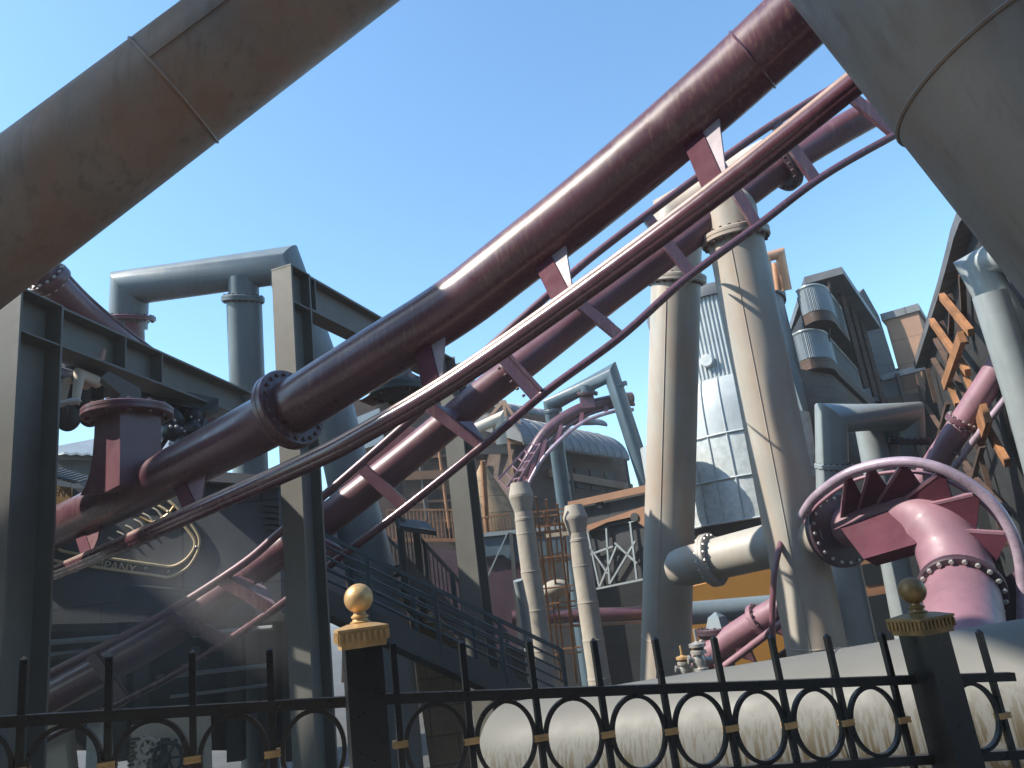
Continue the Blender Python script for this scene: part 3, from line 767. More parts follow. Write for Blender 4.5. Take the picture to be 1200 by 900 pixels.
pp_ = HZ(974, 330, 10.4); rb.tube([flat(hc + ins * .6) + Zv * 8.4, flat(hc + ins * .3) + Zv * 10.45], .06, 10)
rb.build('roof_post', M['brownwall'], ht)
def balcony(h1, h0, hb, pxs, far, lab):
    pts = [HZ(x, y, h1) for x, y in pxs]
    pts = smooth_path(pts, 4)
    cu_end = len(pts)
    far_p = HZ(*far, h1)
    o = MB()
    # curved corrugated front
    n = len(pts)
    for i in range(n - 1):
        a, b = pts[i], pts[i + 1]; d = (b - a); nn = Vector((d.y, -d.x, 0)).normalized()
        k = max(2, int(d.length / .12))
        for q in range(k):
            e0, e1 = a + d * (q / k), a + d * ((q + 1) / k)
            mid = (e0 + e1) / 2 + nn * .03
            for u, v in ((e0, mid), (mid, e1)):
                o.prism([u, v, v - Zv * (h1 - h0), u - Zv * (h1 - h0)], -nn * .03)
    bo = o.build('balcony', M['balcony'], ht, label=lab)
    s = MB()
    d = (far_p - pts[-1]); nn = Vector((d.y, -d.x, 0)).normalized()
    s.prism([pts[-1], far_p, far_p - Zv * (h1 - h0), pts[-1] - Zv * (h1 - h0)], -nn * .05)
    s.build('side_panel', M['wall_grey'], bo)
    s = MB(); s.tube([p + Zv * .04 for p in pts + [far_p]], .05, 10); s.build('handrail', M['silverpipe'], bo)
    inner = [pts[0] + side * .1 + back * 1.2, far_p + side * 1.4]
    s = MB(); base = [p - Zv * (h1 - h0) for p in pts + [far_p] + [inner[1], inner[0]]]
    s.prism(base, -Zv * (h0 - hb)); s.build('floor_slab', M['brownwall'], bo)
balcony(10.05, 9.2, 8.85, [(934, 343), (944, 337), (957, 335), (967, 338), (973, 346)], (1040, 437), 'upper curved balcony')
balcony(8.62, 7.72, 7.35, [(930, 394), (941, 389), (956, 388), (967, 391), (973, 399)], (1040, 474), 'lower curved balcony')
# drum wall under the balconies
w2 = MB()
w2.prism([floor_below(q) for q in (HZ(936, 432, 7.3), HZ(972, 436, 7.3) + back * .5, HZ(1040, 500, 7.3), HZ(1040, 500, 7.3) + side * 4, HZ(936, 432, 7.3) + back * 4)], Zv * (7.3 - GZ))
w2.build('lower_wall', M['brownwall'], ht)
for f in (.25, .5, .75):
    pst = MB()
    q = hc.lerp(hf, f); q2 = q + side * .45
    pst.beam(Vector((q2.x, q2.y, 6.9)), Vector((q2.x, q2.y, 10.5)), .16, .16, Vector((0, 1, 0)))
    pst.build('post', M['brownwall'], ht)
def wall_quad(p, u, wd, hh, name, mt, off, par):
    n2 = Vector((u.y, -u.x, 0))
    if n2.dot(CAM - p) < 0: n2 = -n2
    q = p + n2 * off
    MB().prism([q, q + u * wd, q + u * wd + Zv * hh, q + Zv * hh], -n2 * .06).build(name, mt, par)
for k in range(5):
    p = floor_below(hc + ins).lerp(floor_below(hf + side * 1.7 + back * 2), .12 + k * .17)
    for h in (7.55, 9.0): wall_quad(Vector((p.x, p.y, h)), flat(hf - hc).normalized(), .75, 1.0, 'window', M['glass'], .05, ht)
# steel band windows: lit blue strip beside the tower
bs = thing('blue_panel', 'narrow blue glazed panel strip below the lower curved balcony', 'panel', floor_below(P(942, 500, 24)))
MB().prism([P(923, 425, 23.6), P(931, 422, 23.6), P(950, 480, 23.6), P(941, 482, 23.6)], Vector((.1, .5, 0))).build('panel', M['blue'], bs)
MB().prism([P(928, 480, 23.6), P(949, 482, 23.6), P(960, 560, 23.6), P(940, 560, 23.6)], Vector((.1, .5, 0))).build('panel', M['silver'], bs)

# ---- brown block far behind
bk = thing('brown_block', 'plain brown rendered block with dark cap standing highest between hotel and lattice hall', 'building', floor_below(P(1060, 420, 36)))
q0, q1 = P(1035, 369, 36), P(1074, 360, 35.2); q1.z = q0.z = UP(floor_below(q0), 369).z
dd = flat(q1 - q0).normalized(); nb_ = Vector((-dd.y, dd.x, 0))
MB().prism([floor_below(q0), floor_below(q1), floor_below(q1 + nb_ * 5), floor_below(q0 + nb_ * 5)], Zv * (q0.z - .3 - GZ)).build('wall', M['blockwall'], bk)
e = .12
MB().prism([q0 - dd * e - nb_ * e - Zv * .3, q1 + dd * e - nb_ * e - Zv * .3, q1 + dd * e + nb_ * (5 + e) - Zv * .3, q0 - dd * e + nb_ * (5 + e) - Zv * .3], Zv * .35).build('cap', M['roof'], bk)
# ---- grey ribbed annex between hotel and block
an = MB(); pla = plane_from(P(1005, 500, 33), P(1060, 500, 34))
slab(an, [(1006, 345), (1012, 338), (1030, 370), (1052, 440), (1056, 470), (1015, 470)], pla, 2)
tag(an.build('annex_wall', M['wall_grey']), 'weathered grey annex wall between the hotel roof and the brown block', 'wall')

# ---- dark lattice hall at right
lh = thing('lattice_hall', 'dark hall with curved roof edge and orange lattice braces at the right', 'building', floor_below(P(1160, 600, 20)))
lp = plane_from(P(1086, 600, 33), P(1260, 600, 13))
p0, ln, ld = lp
if ln.dot(CAM - p0) < 0: ln = -ln; lp = (p0, ln, ld)
mb = MB()
def LP(x, y, o=0.): return PL(x, y, p0, ln) + ln * o
edge = [(1084, 430), (1093, 405), (1102, 380), (1118, 335), (1130, 296), (1136, 275), (1144, 256), (1162, 232), (1200, 205), (1260, 175)]
mb.prism([floor_below(LP(1084, 700))] + [LP(x, y) for x, y in edge] + [floor_below(LP(1260, 800))], -ln * .4)
mb.build('wall', M['cladding'], lh)
rf = MB()
for i in range(len(edge) - 1):
    a, b = LP(*edge[i]), LP(*edge[i + 1])
    rf.prism([a - ln * 4, a + ln * .3, b + ln * .3, b - ln * 4], Zv * .22)
rf.build('roof', M['roof'], lh)
for (a, b, wd, mt, o) in (((1123, 343), (1160, 385), .30, 'rust', .35), ((1112, 372), (1158, 432), .30, 'rust', .4), ((1158, 388), (1133, 447), .42, 'rust', .5), ((1123, 343), (1143, 400), .2, 'brownwall', .2), ((1113, 375), (1131, 428), .2, 'brownwall', .2), ((1133, 440), (1146, 470), .28, 'rust', .45),
                          ((1170, 490), (1200, 540), .34, 'rust', .3), ((1188, 478), (1176, 508), .7, 'rust', .5), ((1160, 560), (1200, 600), .22, 'brownwall', .3), ((1136, 320), (1140, 400), .16, 'brownwall', .15), ((1100, 420), (1126, 460), .2, 'brownwall', .15), ((1095, 430), (1105, 470), .2, 'brownwall', .2), ((1108, 395), (1150, 470), .16, 'brownwall', .25), ((1126, 350), (1120, 440), .14, 'brownwall', .18), ((1145, 430), (1185, 520), .2, 'rust', .3), ((1090, 470), (1150, 560), .16, 'brownwall', .2), ((1120, 470), (1100, 540), .16, 'brownwall', .2), ((1165, 520), (1140, 600), .16, 'brownwall', .25), ((1085, 500), (1175, 640), .16, 'brownwall', .3), ((1150, 500), (1190, 640), .2, 'brownwall', .2), ((1140, 540), (1180, 600), .16, 'brownwall', .2)):
    MB().beam(LP(*a, o), LP(*b, o), wd * .6, .12, ln).build('brace', M[mt], lh)
# connecting dark wall at the back
cw_ = thing('link_building', 'dark link wall with brown balcony band between hotel and lattice hall', 'building', floor_below(P(1060, 520, 34)))
plc = plane_from(P(1000, 500, 34.5), P(1100, 500, 34.5))
mb = MB(); slab(mb, [(1020, 720), (1030, 440), (1050, 432), (1090, 420), (1105, 720)], plc, .5); mb.build('wall', M['cladding'], cw_)
plc2 = plane_from(P(1000, 500, 33.6), P(1100, 500, 33.6))
mb = MB(); slab(mb, [(1038, 466), (1104, 456), (1110, 484), (1045, 490)], plc2, .3); mb.build('balcony_band', M['brownwall'], cw_)
mb = MB(); slab(mb, [(1030, 440), (1092, 424), (1096, 430), (1034, 446)], plc2, .3); mb.build('cornice', M['roof'], cw_)
for k in range(5):
    a = PL(1046 + k * 11, 520, plc[0], plc[1])
    MB().prism([a, a + Vector((.35, 0, 0)), a + Vector((.35, 0, 1.1)), a + Vector((0, 0, 1.1))], Vector((0, -.08, 0))).build('window', M['glass'], cw_)
for x in (1042, 1068, 1092):
    a = PL(x, 500, plc2[0], plc2[1]); MB().beam(Vector((a.x, a.y, GZ)), Vector((a.x, a.y, PL(x, 436, plc2[0], plc2[1]).z)), .16, .16, Vector((0, 1, 0))).build('post', M['brownwall'], cw_)
# ---- dark facade with doors low at right
fd = thing('shop_front', 'dark low front with brown framed door behind the silver pipe legs', 'building', floor_below(P(1040, 740, 20)))
plf = plane_from(P(960, 700, 21), P(1130, 700, 20))
mb = MB(); slab(mb, [(930, 800), (930, 560), (1160, 540), (1170, 800)], plf, .4); mb.build('wall', M['cladding'], fd)
def inpl(pl, x, y, o): return PL(x, y, pl[0], pl[1]) + pl[1] * o
sg = 1 if plf[1].dot(CAM - plf[0]) > 0 else -1
for poly, mt, o, nm in (([(1006, 655), (1034, 650), (1060, 750), (1020, 755)], 'orangebrown', .03, 'door_frame'), ([(1012, 700), (1040, 695), (1052, 748), (1022, 750)], 'glass', .07, 'door'), ([(1009, 662), (1030, 658), (1036, 682), (1014, 686)], 'glass', .07, 'window')):
    pts = [PL(x, y, plf[0], plf[1]) + plf[1] * (sg * o) for x, y in poly]
    MB().prism(pts, plf[1] * (-sg * .06)).build(nm, M[mt], fd)

# ---- barrel roof factory in the middle
bf = thing('factory_building', 'rusty brown factory with grey barrel roof behind the small maroon arch', 'building', floor_below(P(660, 600, 33)))
ea = P(614, 519, 30); eb = HZ(738, 538, ea.z)
fdir = flat(eb - ea).normalized(); fnrm = Vector((-fdir.y, fdir.x, 0))
if fnrm.y < 0: fnrm = -fnrm
plb = (ea + fnrm * .8, fnrm, fdir)
def BF(x, y, o): return down(PL(x, y, plb[0], plb[1]) + fnrm * o, y)
mb = MB(); mb.prism([BF(x, y, 0) for x, y in ((612, 800), (604, 511), (617, 513), (735, 536), (742, 800))], fnrm * 6); mb.build('wall', M['brownwall'], bf)
def barrel(ea, eb, depth, rise, name, mt):
    mb = MB(); A = []; B = []
    for q in range(17):
        a = math.pi * .62 * q / 16
        o = fnrm * (depth * (1 - math.cos(a))) + Zv * (rise * math.sin(a))
        A.append(ea + o); B.append(eb + o)
    mb.strip(A, B, fnrm * .05 - Zv * .08)
    mb.prism(A, fdir * .06); mb.prism(B, -fdir * .06)
    for k in range(1, 12):
        u = k / 12
        mb.tube([a_ + (b_ - a_) * u + Zv * .01 for a_, b_ in zip(A, B)], .03, 5)
    return mb.build(name, M[mt], bf)
barrel(ea, eb, 2.4, 1.75, 'barrel_roof', 'roof')
ua = PL(588, 478, ea + fnrm * 2.2, fnrm); ub = HZ(712, 498, ua.z)
barrel(ua, ub, 2.4, .75, 'barrel_roof', 'roof')
mb = MB()
mb.beam(BF(640, 555, -.1), BF(738, 572, -.1), .2, .35); mb.build('band', M['orangebrown'], bf)
for x in (672, 690, 708):
    MB().prism([BF(x, 546 + (x - 660) * .15, -.06), BF(x + 12, 548 + (x - 660) * .15, -.06), BF(x + 15, 572 + (x - 660) * .15, -.06), BF(x + 3, 570 + (x - 660) * .15, -.06)], fnrm * .05).build('window', M['cladding'], bf)  # unglazed dark panels: the shade of wall recesses put into their colour
for x in (655, 722): MB().beam(BF(x, 528, -.45), BF(x + 8, 580, -.45), .12, .12, Vector((1, 0, 0))).build('post', M['steel_dk'], bf)
# orange gable truss, left part
tz = thing('lattice_gable', 'cream and orange lattice gable with glass behind, left of the barrel roof', 'lattice', floor_below(P(590, 540, 31)))
plg = plane_from(P(550, 540, 30.5), P(620, 540, 30.5))
def GP(x, y): return PL(x, y, plg[0], plg[1])
for a, b in (((552, 515), (590, 470)), ((590, 470), (618, 512)), ((590, 470), (596, 520)), ((552, 515), (620, 520)), ((572, 494), (592, 500)), ((592, 500), (608, 492)), ((592, 500), (575, 518)), ((592, 500), (612, 519)), ((596, 520), (602, 570)), ((556, 500), (592, 490))):
    MB().beam(GP(*a), GP(*b), .13, .2, Vector((0, -1, 0))).build('lattice_bar', M['copper'], tz)
MB().tube([P(553, 505, 29.5), P(585, 490, 29.5), P(588, 520, 29.5)], .22, 16).build('pipe', M['cream'], tz)
MB().prism([GP(550, 530) + Vector((0, .4, 0)), GP(622, 530) + Vector((0, .4, 0)), GP(592, 466) + Vector((0, .4, 0)), GP(550, 505) + Vector((0, .4, 0))], Vector((0, .1, 0))).build('glazing', M['wall_grey'], tz)

# ---- tan hopper cone + railing deck
hop = thing('hopper', 'tan rust stained cone hopper with orange railing left of the pale stacks', 'hopper', floor_below(P(580, 600, 24)))
hc_ = P(578, 655, 25); 
MB().lathe(Vector((hc_.x, hc_.y, 0)), Zv, [(1.15, UP(floor_below(hc_), 640).z), (1.15, UP(floor_below(hc_), 612).z), (.1, UP(floor_below(hc_), 545).z)], 28).build('cone', M['tanwall'], hop)
MB().lathe(Vector((hc_.x, hc_.y, 0)), Zv, [(1.2, GZ), (1.2, UP(floor_below(hc_), 640).z)], 28).build('body', M['cladding'], hop)
MB().tube([P(566, 540, 23.5), P(572, 645, 23.5)], .09, 10).build('post', M['rust'], hop)
rl = MB()
a0, a1 = P(562, 640, 23), P(600, 634, 23)
for k in range(12):
    p = a0.lerp(a1, k / 11); rl.beam(p, p + Zv * .85, .03, .03, Vector((0, 1, 0)))
rl.beam(a0 + Zv * .85, a1 + Zv * .85, .05, .05); rl.beam(a0, a1, .05, .05)
rl.build('railing', M['rust'], hop)

# ---- pale stacks
def stack(px, yt, yb, z, r, label):
    b = P(px, yb, z); base = Vector((b.x, b.y, GZ))
    zt = UP(base, yt).z
    t = thing('chimney_stack', label, 'chimney', base, 'pale ribbed stacks')
    H_ = zt - GZ
    def rr(h): return r * (1.3 - .3 * h / H_)
    rows = [(rr(0), 0)]
    zz = 0
    while zz < H_ - 1.6:
        q = rr(zz)
        rows += [(q, zz + .02), (q, zz + .82), (q * 1.025, zz + .825), (q * 1.025, zz + .845), (q, zz + .85)]; zz += .9
    rows.append((r, H_ - .7))
    MB().lathe(base, Zv, rows, 32).build('shaft', M['stone'], t, angle=14)
    MB().lathe(base, Zv, [(r, H_ - .95), (r * 1.08, H_ - .93), (r * 1.08, H_ - .87), (r, H_ - .85), (r, H_ - .72), (r * 1.42, H_ - .36), (r * 1.42, H_ - .30), (r * 1.02, H_), (r * .85, H_), (r * .85, H_ - .1)], 32).build('cap', M['stone'], t, angle=14)
    return t
stack(641, 566, 815, 17, .215, 'taller pale stack with flared cap right of the second steel column')
stack(705, 592, 815, 18, .225, 'shorter pale stack with flared cap left of the tan column')
dp = MB().tube([P(607, 680, 16.5), P(614, 712, 16.5), P(626, 812, 16.5)], .11, 14)
tag(dp.build('downpipe', M['silverpipe']), 'thin grey downpipe running beside the taller pale stack', 'pipe')

# ---- rusty scaffold
sc = thing('scaffold', 'rusty orange scaffold tower with thin poles between the two pale stacks', 'scaffold', floor_below(P(650, 800, 18.5)))
for (xa, ya, xb, yb, z) in ((628, 582, 652, 800, 19), (640, 585, 664, 800, 19.4), (653, 590, 676, 800, 19), (637, 600, 658, 800, 20), (624, 600, 640, 700, 20), (660, 600, 672, 760, 20)):
    MB().beam(P(xa, ya, z), P(xb, yb, z), .055, .055, Vector((0, 1, 0))).build('pole', M['rust'], sc)
for k in (0, 1, 3, 5, 6, 9):
    y = 600 + k * 18; x = 626 + k * 2.1
    MB().beam(P(x, y, 19.2), P(x + 36, y - 4, 19.2), .04, .04).build('ledger', M['rust'], sc)
    MB().beam(P(x, y + 6, 20), P(x + 36, y + 2, 20), .04, .04).build('ledger', M['rust'], sc)
for k in range(7):
    x = 618 + k * 9
    MB().beam(P(x, 664 - k, 21), P(x - 4, 612 - k, 21), .045, .045, Vector((0, 1, 0))).build('pole', M['rust'], sc)
for y in (618, 632, 660): MB().beam(P(612, y, 21), P(680, y - 8, 21), .05, .05).build('ledger', M['rust'], sc)
MB().beam(P(640, 628, 19.5), P(690, 622, 19.5), .1, .1).build('arm', M['cream'], sc)
MB().ball(P(652, 690, 19.6), .3, sc=(1.3, 1, .8)).build('lamp_drum', M['stone'], sc)

# ---- arched bridge at middle right
bg_ = thing('arched_bridge', 'orange edged steel bridge with glazed lattice side left of the tan column', 'bridge', floor_below(P(720, 640, 24)))
plr = plane_from(P(676, 640, 25), P(800, 640, 22.5))
sgn = 1 if plr[1].dot(CAM - plr[0]) > 0 else -1
def BR(x, y, o=0.): return PL(x, y, plr[0], plr[1]) + plr[1] * (sgn * o)
MB().beam(BR(673, 592, .3), BR(800, 565, .3), .12, .22).build('top_beam', M['orangebrown'], bg_)
MB().prism([BR(x, y, .05) for x, y in ((673, 594), (800, 568), (800, 600), (735, 612), (700, 622), (684, 626))], plr[1] * (-sgn * .1)).build('web', M['cladding'], bg_)
MB().prism([BR(x, y, .2) for x, y in ((684, 618), (756, 594), (800, 582), (800, 612), (760, 618), (742, 606), (715, 612), (694, 622))], plr[1] * (-sgn * .12)).build('arch_beam', M['orangebrown'], bg_)
for x, y in ((707, 590), (748, 606)): MB().lathe(BR(x, y, .22), plr[1] * sgn, [(.14, -.02), (.14, .03)], 20).build('roundel', M['cladding'], bg_)
MB().prism([BR(x, y, -.1) for x, y in ((684, 622), (800, 600), (812, 672), (700, 690))], plr[1] * (-sgn * .1)).build('glazing', M['cladding'], bg_)
for a, b in (((690, 622), (704, 688)), ((712, 618), (716, 684)), ((740, 612), (748, 680)), ((700, 690), (806, 668)), ((692, 650), (720, 640)), ((716, 684), (746, 634)), ((704, 688), (724, 640)), ((722, 636), (748, 660)), ((692, 640), (714, 672)), ((760, 610), (770, 676))):
    MB().beam(BR(*a, .06), BR(*b, .06), .06, .08, plr[1]).build('lattice_bar', M['silverpipe'], bg_)
# dark building behind below the bridge
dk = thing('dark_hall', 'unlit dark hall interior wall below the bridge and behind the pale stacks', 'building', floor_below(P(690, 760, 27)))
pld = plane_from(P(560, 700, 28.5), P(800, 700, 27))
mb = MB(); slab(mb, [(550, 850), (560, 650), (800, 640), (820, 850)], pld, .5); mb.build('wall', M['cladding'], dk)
mb = MB()
a, b = P(600, 724, 22), P(770, 718, 22)
mp_ = MB().tube([a, b], .2, 20); o = mp_.build('pipe', M['maroon'], None); tag(o, 'dark maroon pipe running low behind the pale stacks', 'pipe')
o2 = MB().beam(P(640, 735, 21.5), P(770, 728, 21.5), .1, .08); tag(o2.build('beam', M['brownwall']), 'thin brown beam just under the dark maroon pipe', 'beam')
# maroon gallery left of stacks
gl = thing('gallery', 'teal framed gallery with maroon panels between steel column and pale stack', 'gallery', floor_below(P(600, 700, 22)))
plq = plane_from(P(540, 680, 22.5), P(660, 680, 22))
sq = 1 if plq[1].dot(CAM - plq[0]) > 0 else -1
def GQ(x, y, o=0.): return PL(x, y, plq[0], plq[1]) + plq[1] * (sq * o)
MB().prism([GQ(x, y) for x, y in ((500, 640), (612, 660), (640, 760), (520, 760))], plq[1] * (-sq * .2)).build('panel', M['purple_dk'], gl)
MB().prism([GQ(x, y, .15) for x, y in ((556, 630), (600, 622), (660, 630), (664, 645), (604, 660), (590, 650), (570, 652), (562, 655))], plq[1] * (-sq * .1)).build('fascia', M['blue_dk'], gl)
MB().beam(GQ(560, 628, .2), GQ(660, 618, .2), .1, .12).build('cornice', M['silverpipe'], gl)
MB().beam(GQ(600, 625, .2), GQ(612, 760, .2), .12, .12, plq[1]).build('post', M['steel_dk'], gl)
MB().beam(GQ(597, 624, .25), GQ(573, 676, .25), .04, .04, plq[1]).build('tie_rod', M['silverpipe'], gl)

# ---- sheds left of the gallery (behind the plum track)
sh = thing('factory_building', 'brown works building with orange beam and lit railing behind the plum track', 'building', floor_below(P(520, 620, 30)))
pls = plane_from(P(410, 600, 31), P(600, 600, 31))
def SH(x, y, o=0.): return PL(x, y, pls[0], pls[1]) + Vector((0, -o, 0))
MB().prism([SH(x, y) for x, y in ((400, 800), (408, 470), (470, 462), (480, 470), (560, 455), (600, 800))], Vector((0, 4, 0))).build('wall', M['brownwall'], sh)
MB().prism([SH(x, y, .3) for x, y in ((412, 494), (446, 480), (452, 520), (420, 530))], Vector((0, .2, 0))).build('roof', M['ribbed'], sh)
MB().beam(SH(470, 560, .4), SH(560, 556, .4), .2, .35).build('beam', M['orangebrown'], sh)
MB().beam(SH(440, 472, .2), SH(560, 452, .2), .5, .3).build('parapet', M['roof'], sh)
for x, y in ((430, 545), (455, 560), (500, 575), (520, 580), (500, 520), (530, 530), (520, 610), (545, 600)):
    MB().prism([SH(x, y, .05), SH(x + 14, y - 2, .05), SH(x + 17, y + 20, .05), SH(x + 3, y + 22, .05)], Vector((0, .1, 0))).build('window', M['glass'], sh)
for a, b, mt in (((492, 530), (502, 610), 'steel_dk'), ((512, 500), (528, 620), 'rust'), ((538, 520), (556, 640), 'steel_dk'), ((545, 560), (552, 640), 'copper')):
    MB().tube([SH(*a, .4), SH(*b, .4)], .07, 10).build('downpipe', M[mt], sh)
for a, b in (((470, 590), (560, 586)), ((480, 612), (560, 610)), ((478, 540), (556, 532))):
    MB().beam(SH(*a, .3), SH(*b, .3), .12, .1).build('ledge', M['orangebrown'], sh)
rl = MB(); a0, a1 = SH(478, 640, 4), SH(560, 640, 4)
for k in range(22):
    p = a0.lerp(a1, k / 21); rl.beam(p, p + Zv * 1.1, .035, .035, Vector((0, 1, 0)))
rl.beam(a0 + Zv * 1.1, a1 + Zv * 1.1, .06, .06); rl.beam(a0, a1, .2, .12)
rl.build('railing', M['rust'], sh)
MB().lathe(SH(452, 470, -1.5), Zv, [(.9, -.6), (.9, .6), (1.05, .7), (1.05, .9), (.9, 1.0), (.9, 1.5)], 28).build('roof_drum', M['silver'], sh)

# ---- staircases
def stairs(label, top, bot, w_, lit, nb, z_up=1.0, baluster=False):
    a, b = P(*top), P(*bot)
    t = thing('staircase', label, 'staircase', floor_below(b), 'dark staircases')
    d = flat(b - a).normalized(); n_ = Vector((-d.y, d.x, 0))
    if n_.dot(CAM - a) > 0: n_ = -n_
    mb = MB(); steps = 18
    for k in range(steps):
        p = a.lerp(b, (k + .5) / steps); mb.box(p + n_ * w_ / 2 + Zv * .02, n_ * (w_ / 2), d * ((b - a).length / steps * .55), Vector((0, 0, .03)))
    mb.build('treads', M['steel_dk'], t)
    for s_, nm in ((0, 'stringer'), (1, 'stringer')):
        MB().beam(a + n_ * w_ * s_, b + n_ * w_ * s_, .06, .34).build(nm, M['steel_dk'], t)
    rl = MB()
    for s_ in (0, 1):
        o = n_ * (w_ * s_)
        if baluster:
            k = 0; L = (b - a).length; cnt = int(L / .14)
            for k in range(cnt + 1):
                p = a.lerp(b, k / cnt) + o; rl.beam(p, p + Zv * z_up, .022, .022, Vector((0, 1, 0)))
        else:
            for q in range(1, nb + 1): rl.tube([a + o + Zv * z_up * q / nb, b + o + Zv * z_up * q / nb], .018 if q < nb else .032, 8)
        rl.beam(a + o + Zv * z_up, b + o + Zv * z_up, .06, .06)
        for k in range(5):
            p = a.lerp(b, k / 4) + o; rl.beam(p, p + Zv * (z_up + .02), .07, .07, Vector((0, 1, 0)))
    rl.build('railing', M['teal'], t)
    return t
stairs('dark teal staircase with five bar railing descending right behind the left fence post', (352, 690, 11.6), (668, 838, 12.6), 1.4, True, 6, 1.05)
stairs('upper black staircase with upright balusters behind the teal staircase', (470, 660, 15.6), (600, 800, 16), 1.5, False, 0, 1.05, True)
lw = MB(); pl_ = plane_from(P(470, 720, 17), P(560, 720, 17))
slab(lw, [(478, 690), (548, 760), (548, 830), (500, 830), (484, 760)], pl_, .3)
tag(lw.build('panel_wall', M['tanwall']), 'sunlit tan wall panel seen through the stair railing', 'wall')
cp_ = thing('canopy', 'dark slatted canopy over the upper staircase left of the second steel column', 'canopy', floor_below(P(480, 700, 16)))
MB().prism([P(462, 612, 16.2), P(500, 616, 16.4), P(512, 628, 15.4), P(470, 622, 15.2)], Zv * .1).build('roof', M['cladding'], cp_)
MB().beam(P(488, 622, 15.8), P(497, 720, 15.8), .14, .14, Vector((0, 1, 0))).build('post', M['steel_dk'], cp_)
MB().beam(P(470, 618, 15.3), P(478, 700, 15.3), .1, .1, Vector((0, 1, 0))).build('post', M['steel_dk'], cp_)

# ---- grey hall with oval sign at left
wh = thing('hall_building', 'plain dark grey hall wall behind the front track, under the steel frame', 'building', floor_below(P(200, 700, 15)))
wp = plane_from(P(40, 640, 14.5), P(330, 640, 14.5))
def WH(x, y, o=0.): return PL(x, y, wp[0], wp[1]) + Vector((0, -o, 0))
MB().prism([WH(x, y) for x, y in ((-120, 740), (-120, 585), (60, 575), (215, 560), (326, 565), (330, 722))], Vector((0, 5, 0))).build('wall', M['wall_grey'], wh)
MB().prism([WH(x, y, .25) for x, y in ((-120, 590), (60, 577), (60, 548), (-120, 560))], Vector((0, .3, 0))).build('awning', M['cladding'], wh)
MB().beam(WH(215, 558, .1), WH(330, 566, .1), .4, .2).build('parapet', M['roof'], wh)
# lower recess: beams and dark back wall below the hall
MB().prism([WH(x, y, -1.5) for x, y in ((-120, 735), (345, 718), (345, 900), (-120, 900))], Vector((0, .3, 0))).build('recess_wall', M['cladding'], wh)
cb = MB(); p = WH(150, 690, .0)
cb.prism([WH(167, 712, .05), WH(178, 686, .05), WH(238, 692, .05), WH(240, 704, .05), WH(240, 718, .05)], Vector((0, -.9, 0)))
cb.build('canopy_box', M['steel_dk'], wh)
for (a, b) in (((-60, 738), (150, 733)), ((40, 772), (110, 762)), ((50, 790), (100, 778)), ((160, 735), (340, 722))):
    MB().beam(WH(*a, .3), WH(*b, .3), .15, .14).build('beam', M['steel_dk'], wh)
for (a, b, r) in (((62, 752), (165, 744), .05), ((62, 766), (150, 757), .03), ((240, 742), (330, 734), .05), ((70, 800), (150, 792), .04), ((200, 790), (330, 776), .04), ((215, 812), (330, 798), .03)):
    MB().tube([WH(*a, .5), WH(*b, .5)], r, 8).build('conduit', M['silverpipe'], wh)
for x, y in ((128, 752), (212, 760), (252, 760)):
    MB().prism([WH(x, y, -.4), WH(x + 10, y, -.4), WH(x + 10, y + 30, -.4), WH(x, y + 30, -.4)], Vector((0, .05, 0))).build('window', M['wall_grey'], wh)
for x in (122, 150, 262, 300, 330):
    MB().beam(WH(x, 720, -.6), WH(x, 900, -.6), .3, .2, Vector((0, 1, 0))).build('post', M['steel_dk'], wh)
lv = MB()
for k in range(5): lv.beam(WH(308, 590 + k * 7, .06), WH(328, 592 + k * 7, .06), .05, .07)
lv.build('louvre', M['steel_dk'], wh)

def text_mesh(txt, size, origin, xd, yd, depth, mt, name, parent):
    cu_ = bpy.data.curves.new('lettering', 'FONT'); cu_.body = txt; cu_.size = size; cu_.extrude = depth
    o = bpy.data.objects.new('lettering', cu_); COL.objects.link(o)
    bpy.context.view_layer.update()
    me = bpy.data.meshes.new_from_object(o.evaluated_get(bpy.context.evaluated_depsgraph_get()))
    bpy.data.objects.remove(o)
    mb = MB(); zd_ = xd.cross(yd)
    mb.add([origin + xd * v.co.x + yd * v.co.y + zd_ * v.co.z for v in me.vertices], [tuple(p.vertices) for p in me.polygons])
    return mb.build(name, mt, parent)
# oval sign
sgn_ = thing('oval_sign', 'gold outlined oval company sign with rivets on the dark grey hall wall', 'sign', WH(170, 660))
O = WH(170, 640)
ring1, ring2 = [], []
out_px = [(60, 640), (60, 610), (90, 588), (150, 576), (190, 583), (215, 602), (232, 625), (234, 640), (228, 655), (218, 667), (200, 676), (180, 674), (110, 664), (60, 655)]
in_px = [(72, 636), (74, 614), (96, 596), (150, 585), (184, 592), (208, 608), (226, 628), (229, 640), (222, 652), (212, 660), (200, 664), (182, 662), (112, 652), (72, 645)]
for px_, nm in ((out_px, 'outer_line'), (in_px, 'inner_line')):
    pts = [WH(x, y, .03) for x, y in px_]
    pts = smooth_path(pts + [pts[0]], 6)
    MB().tube(pts, .028, 8, caps=False).build(nm, M['signgold'], sgn_)
for x, y in ((144, 662), (172, 666), (199, 670), (231, 641), (198, 600)):
    MB().ball(WH(x, y, .04), .032, 10, 6).build('rivet', M['bolt'], sgn_)
xd = (WH(200, 674) - WH(110, 660)).normalized(); yd = Vector((-xd.z, 0, xd.x))
if yd.z < 0: yd = -yd
text_mesh('COMPANY', .25, WH(88, 662, .04), xd, yd, .012, M['signgold'], 'lettering', sgn_)
for k in range(6):
    x = 128 + k * 10; y = 628 - k * 7
    MB().tube(smooth_path([WH(x, y + 2, .03), WH(x + 8, y + 6, .03), WH(x + 14, y + 14, .03)], 4), .022, 6).build('ornament', M['cream'], sgn_)
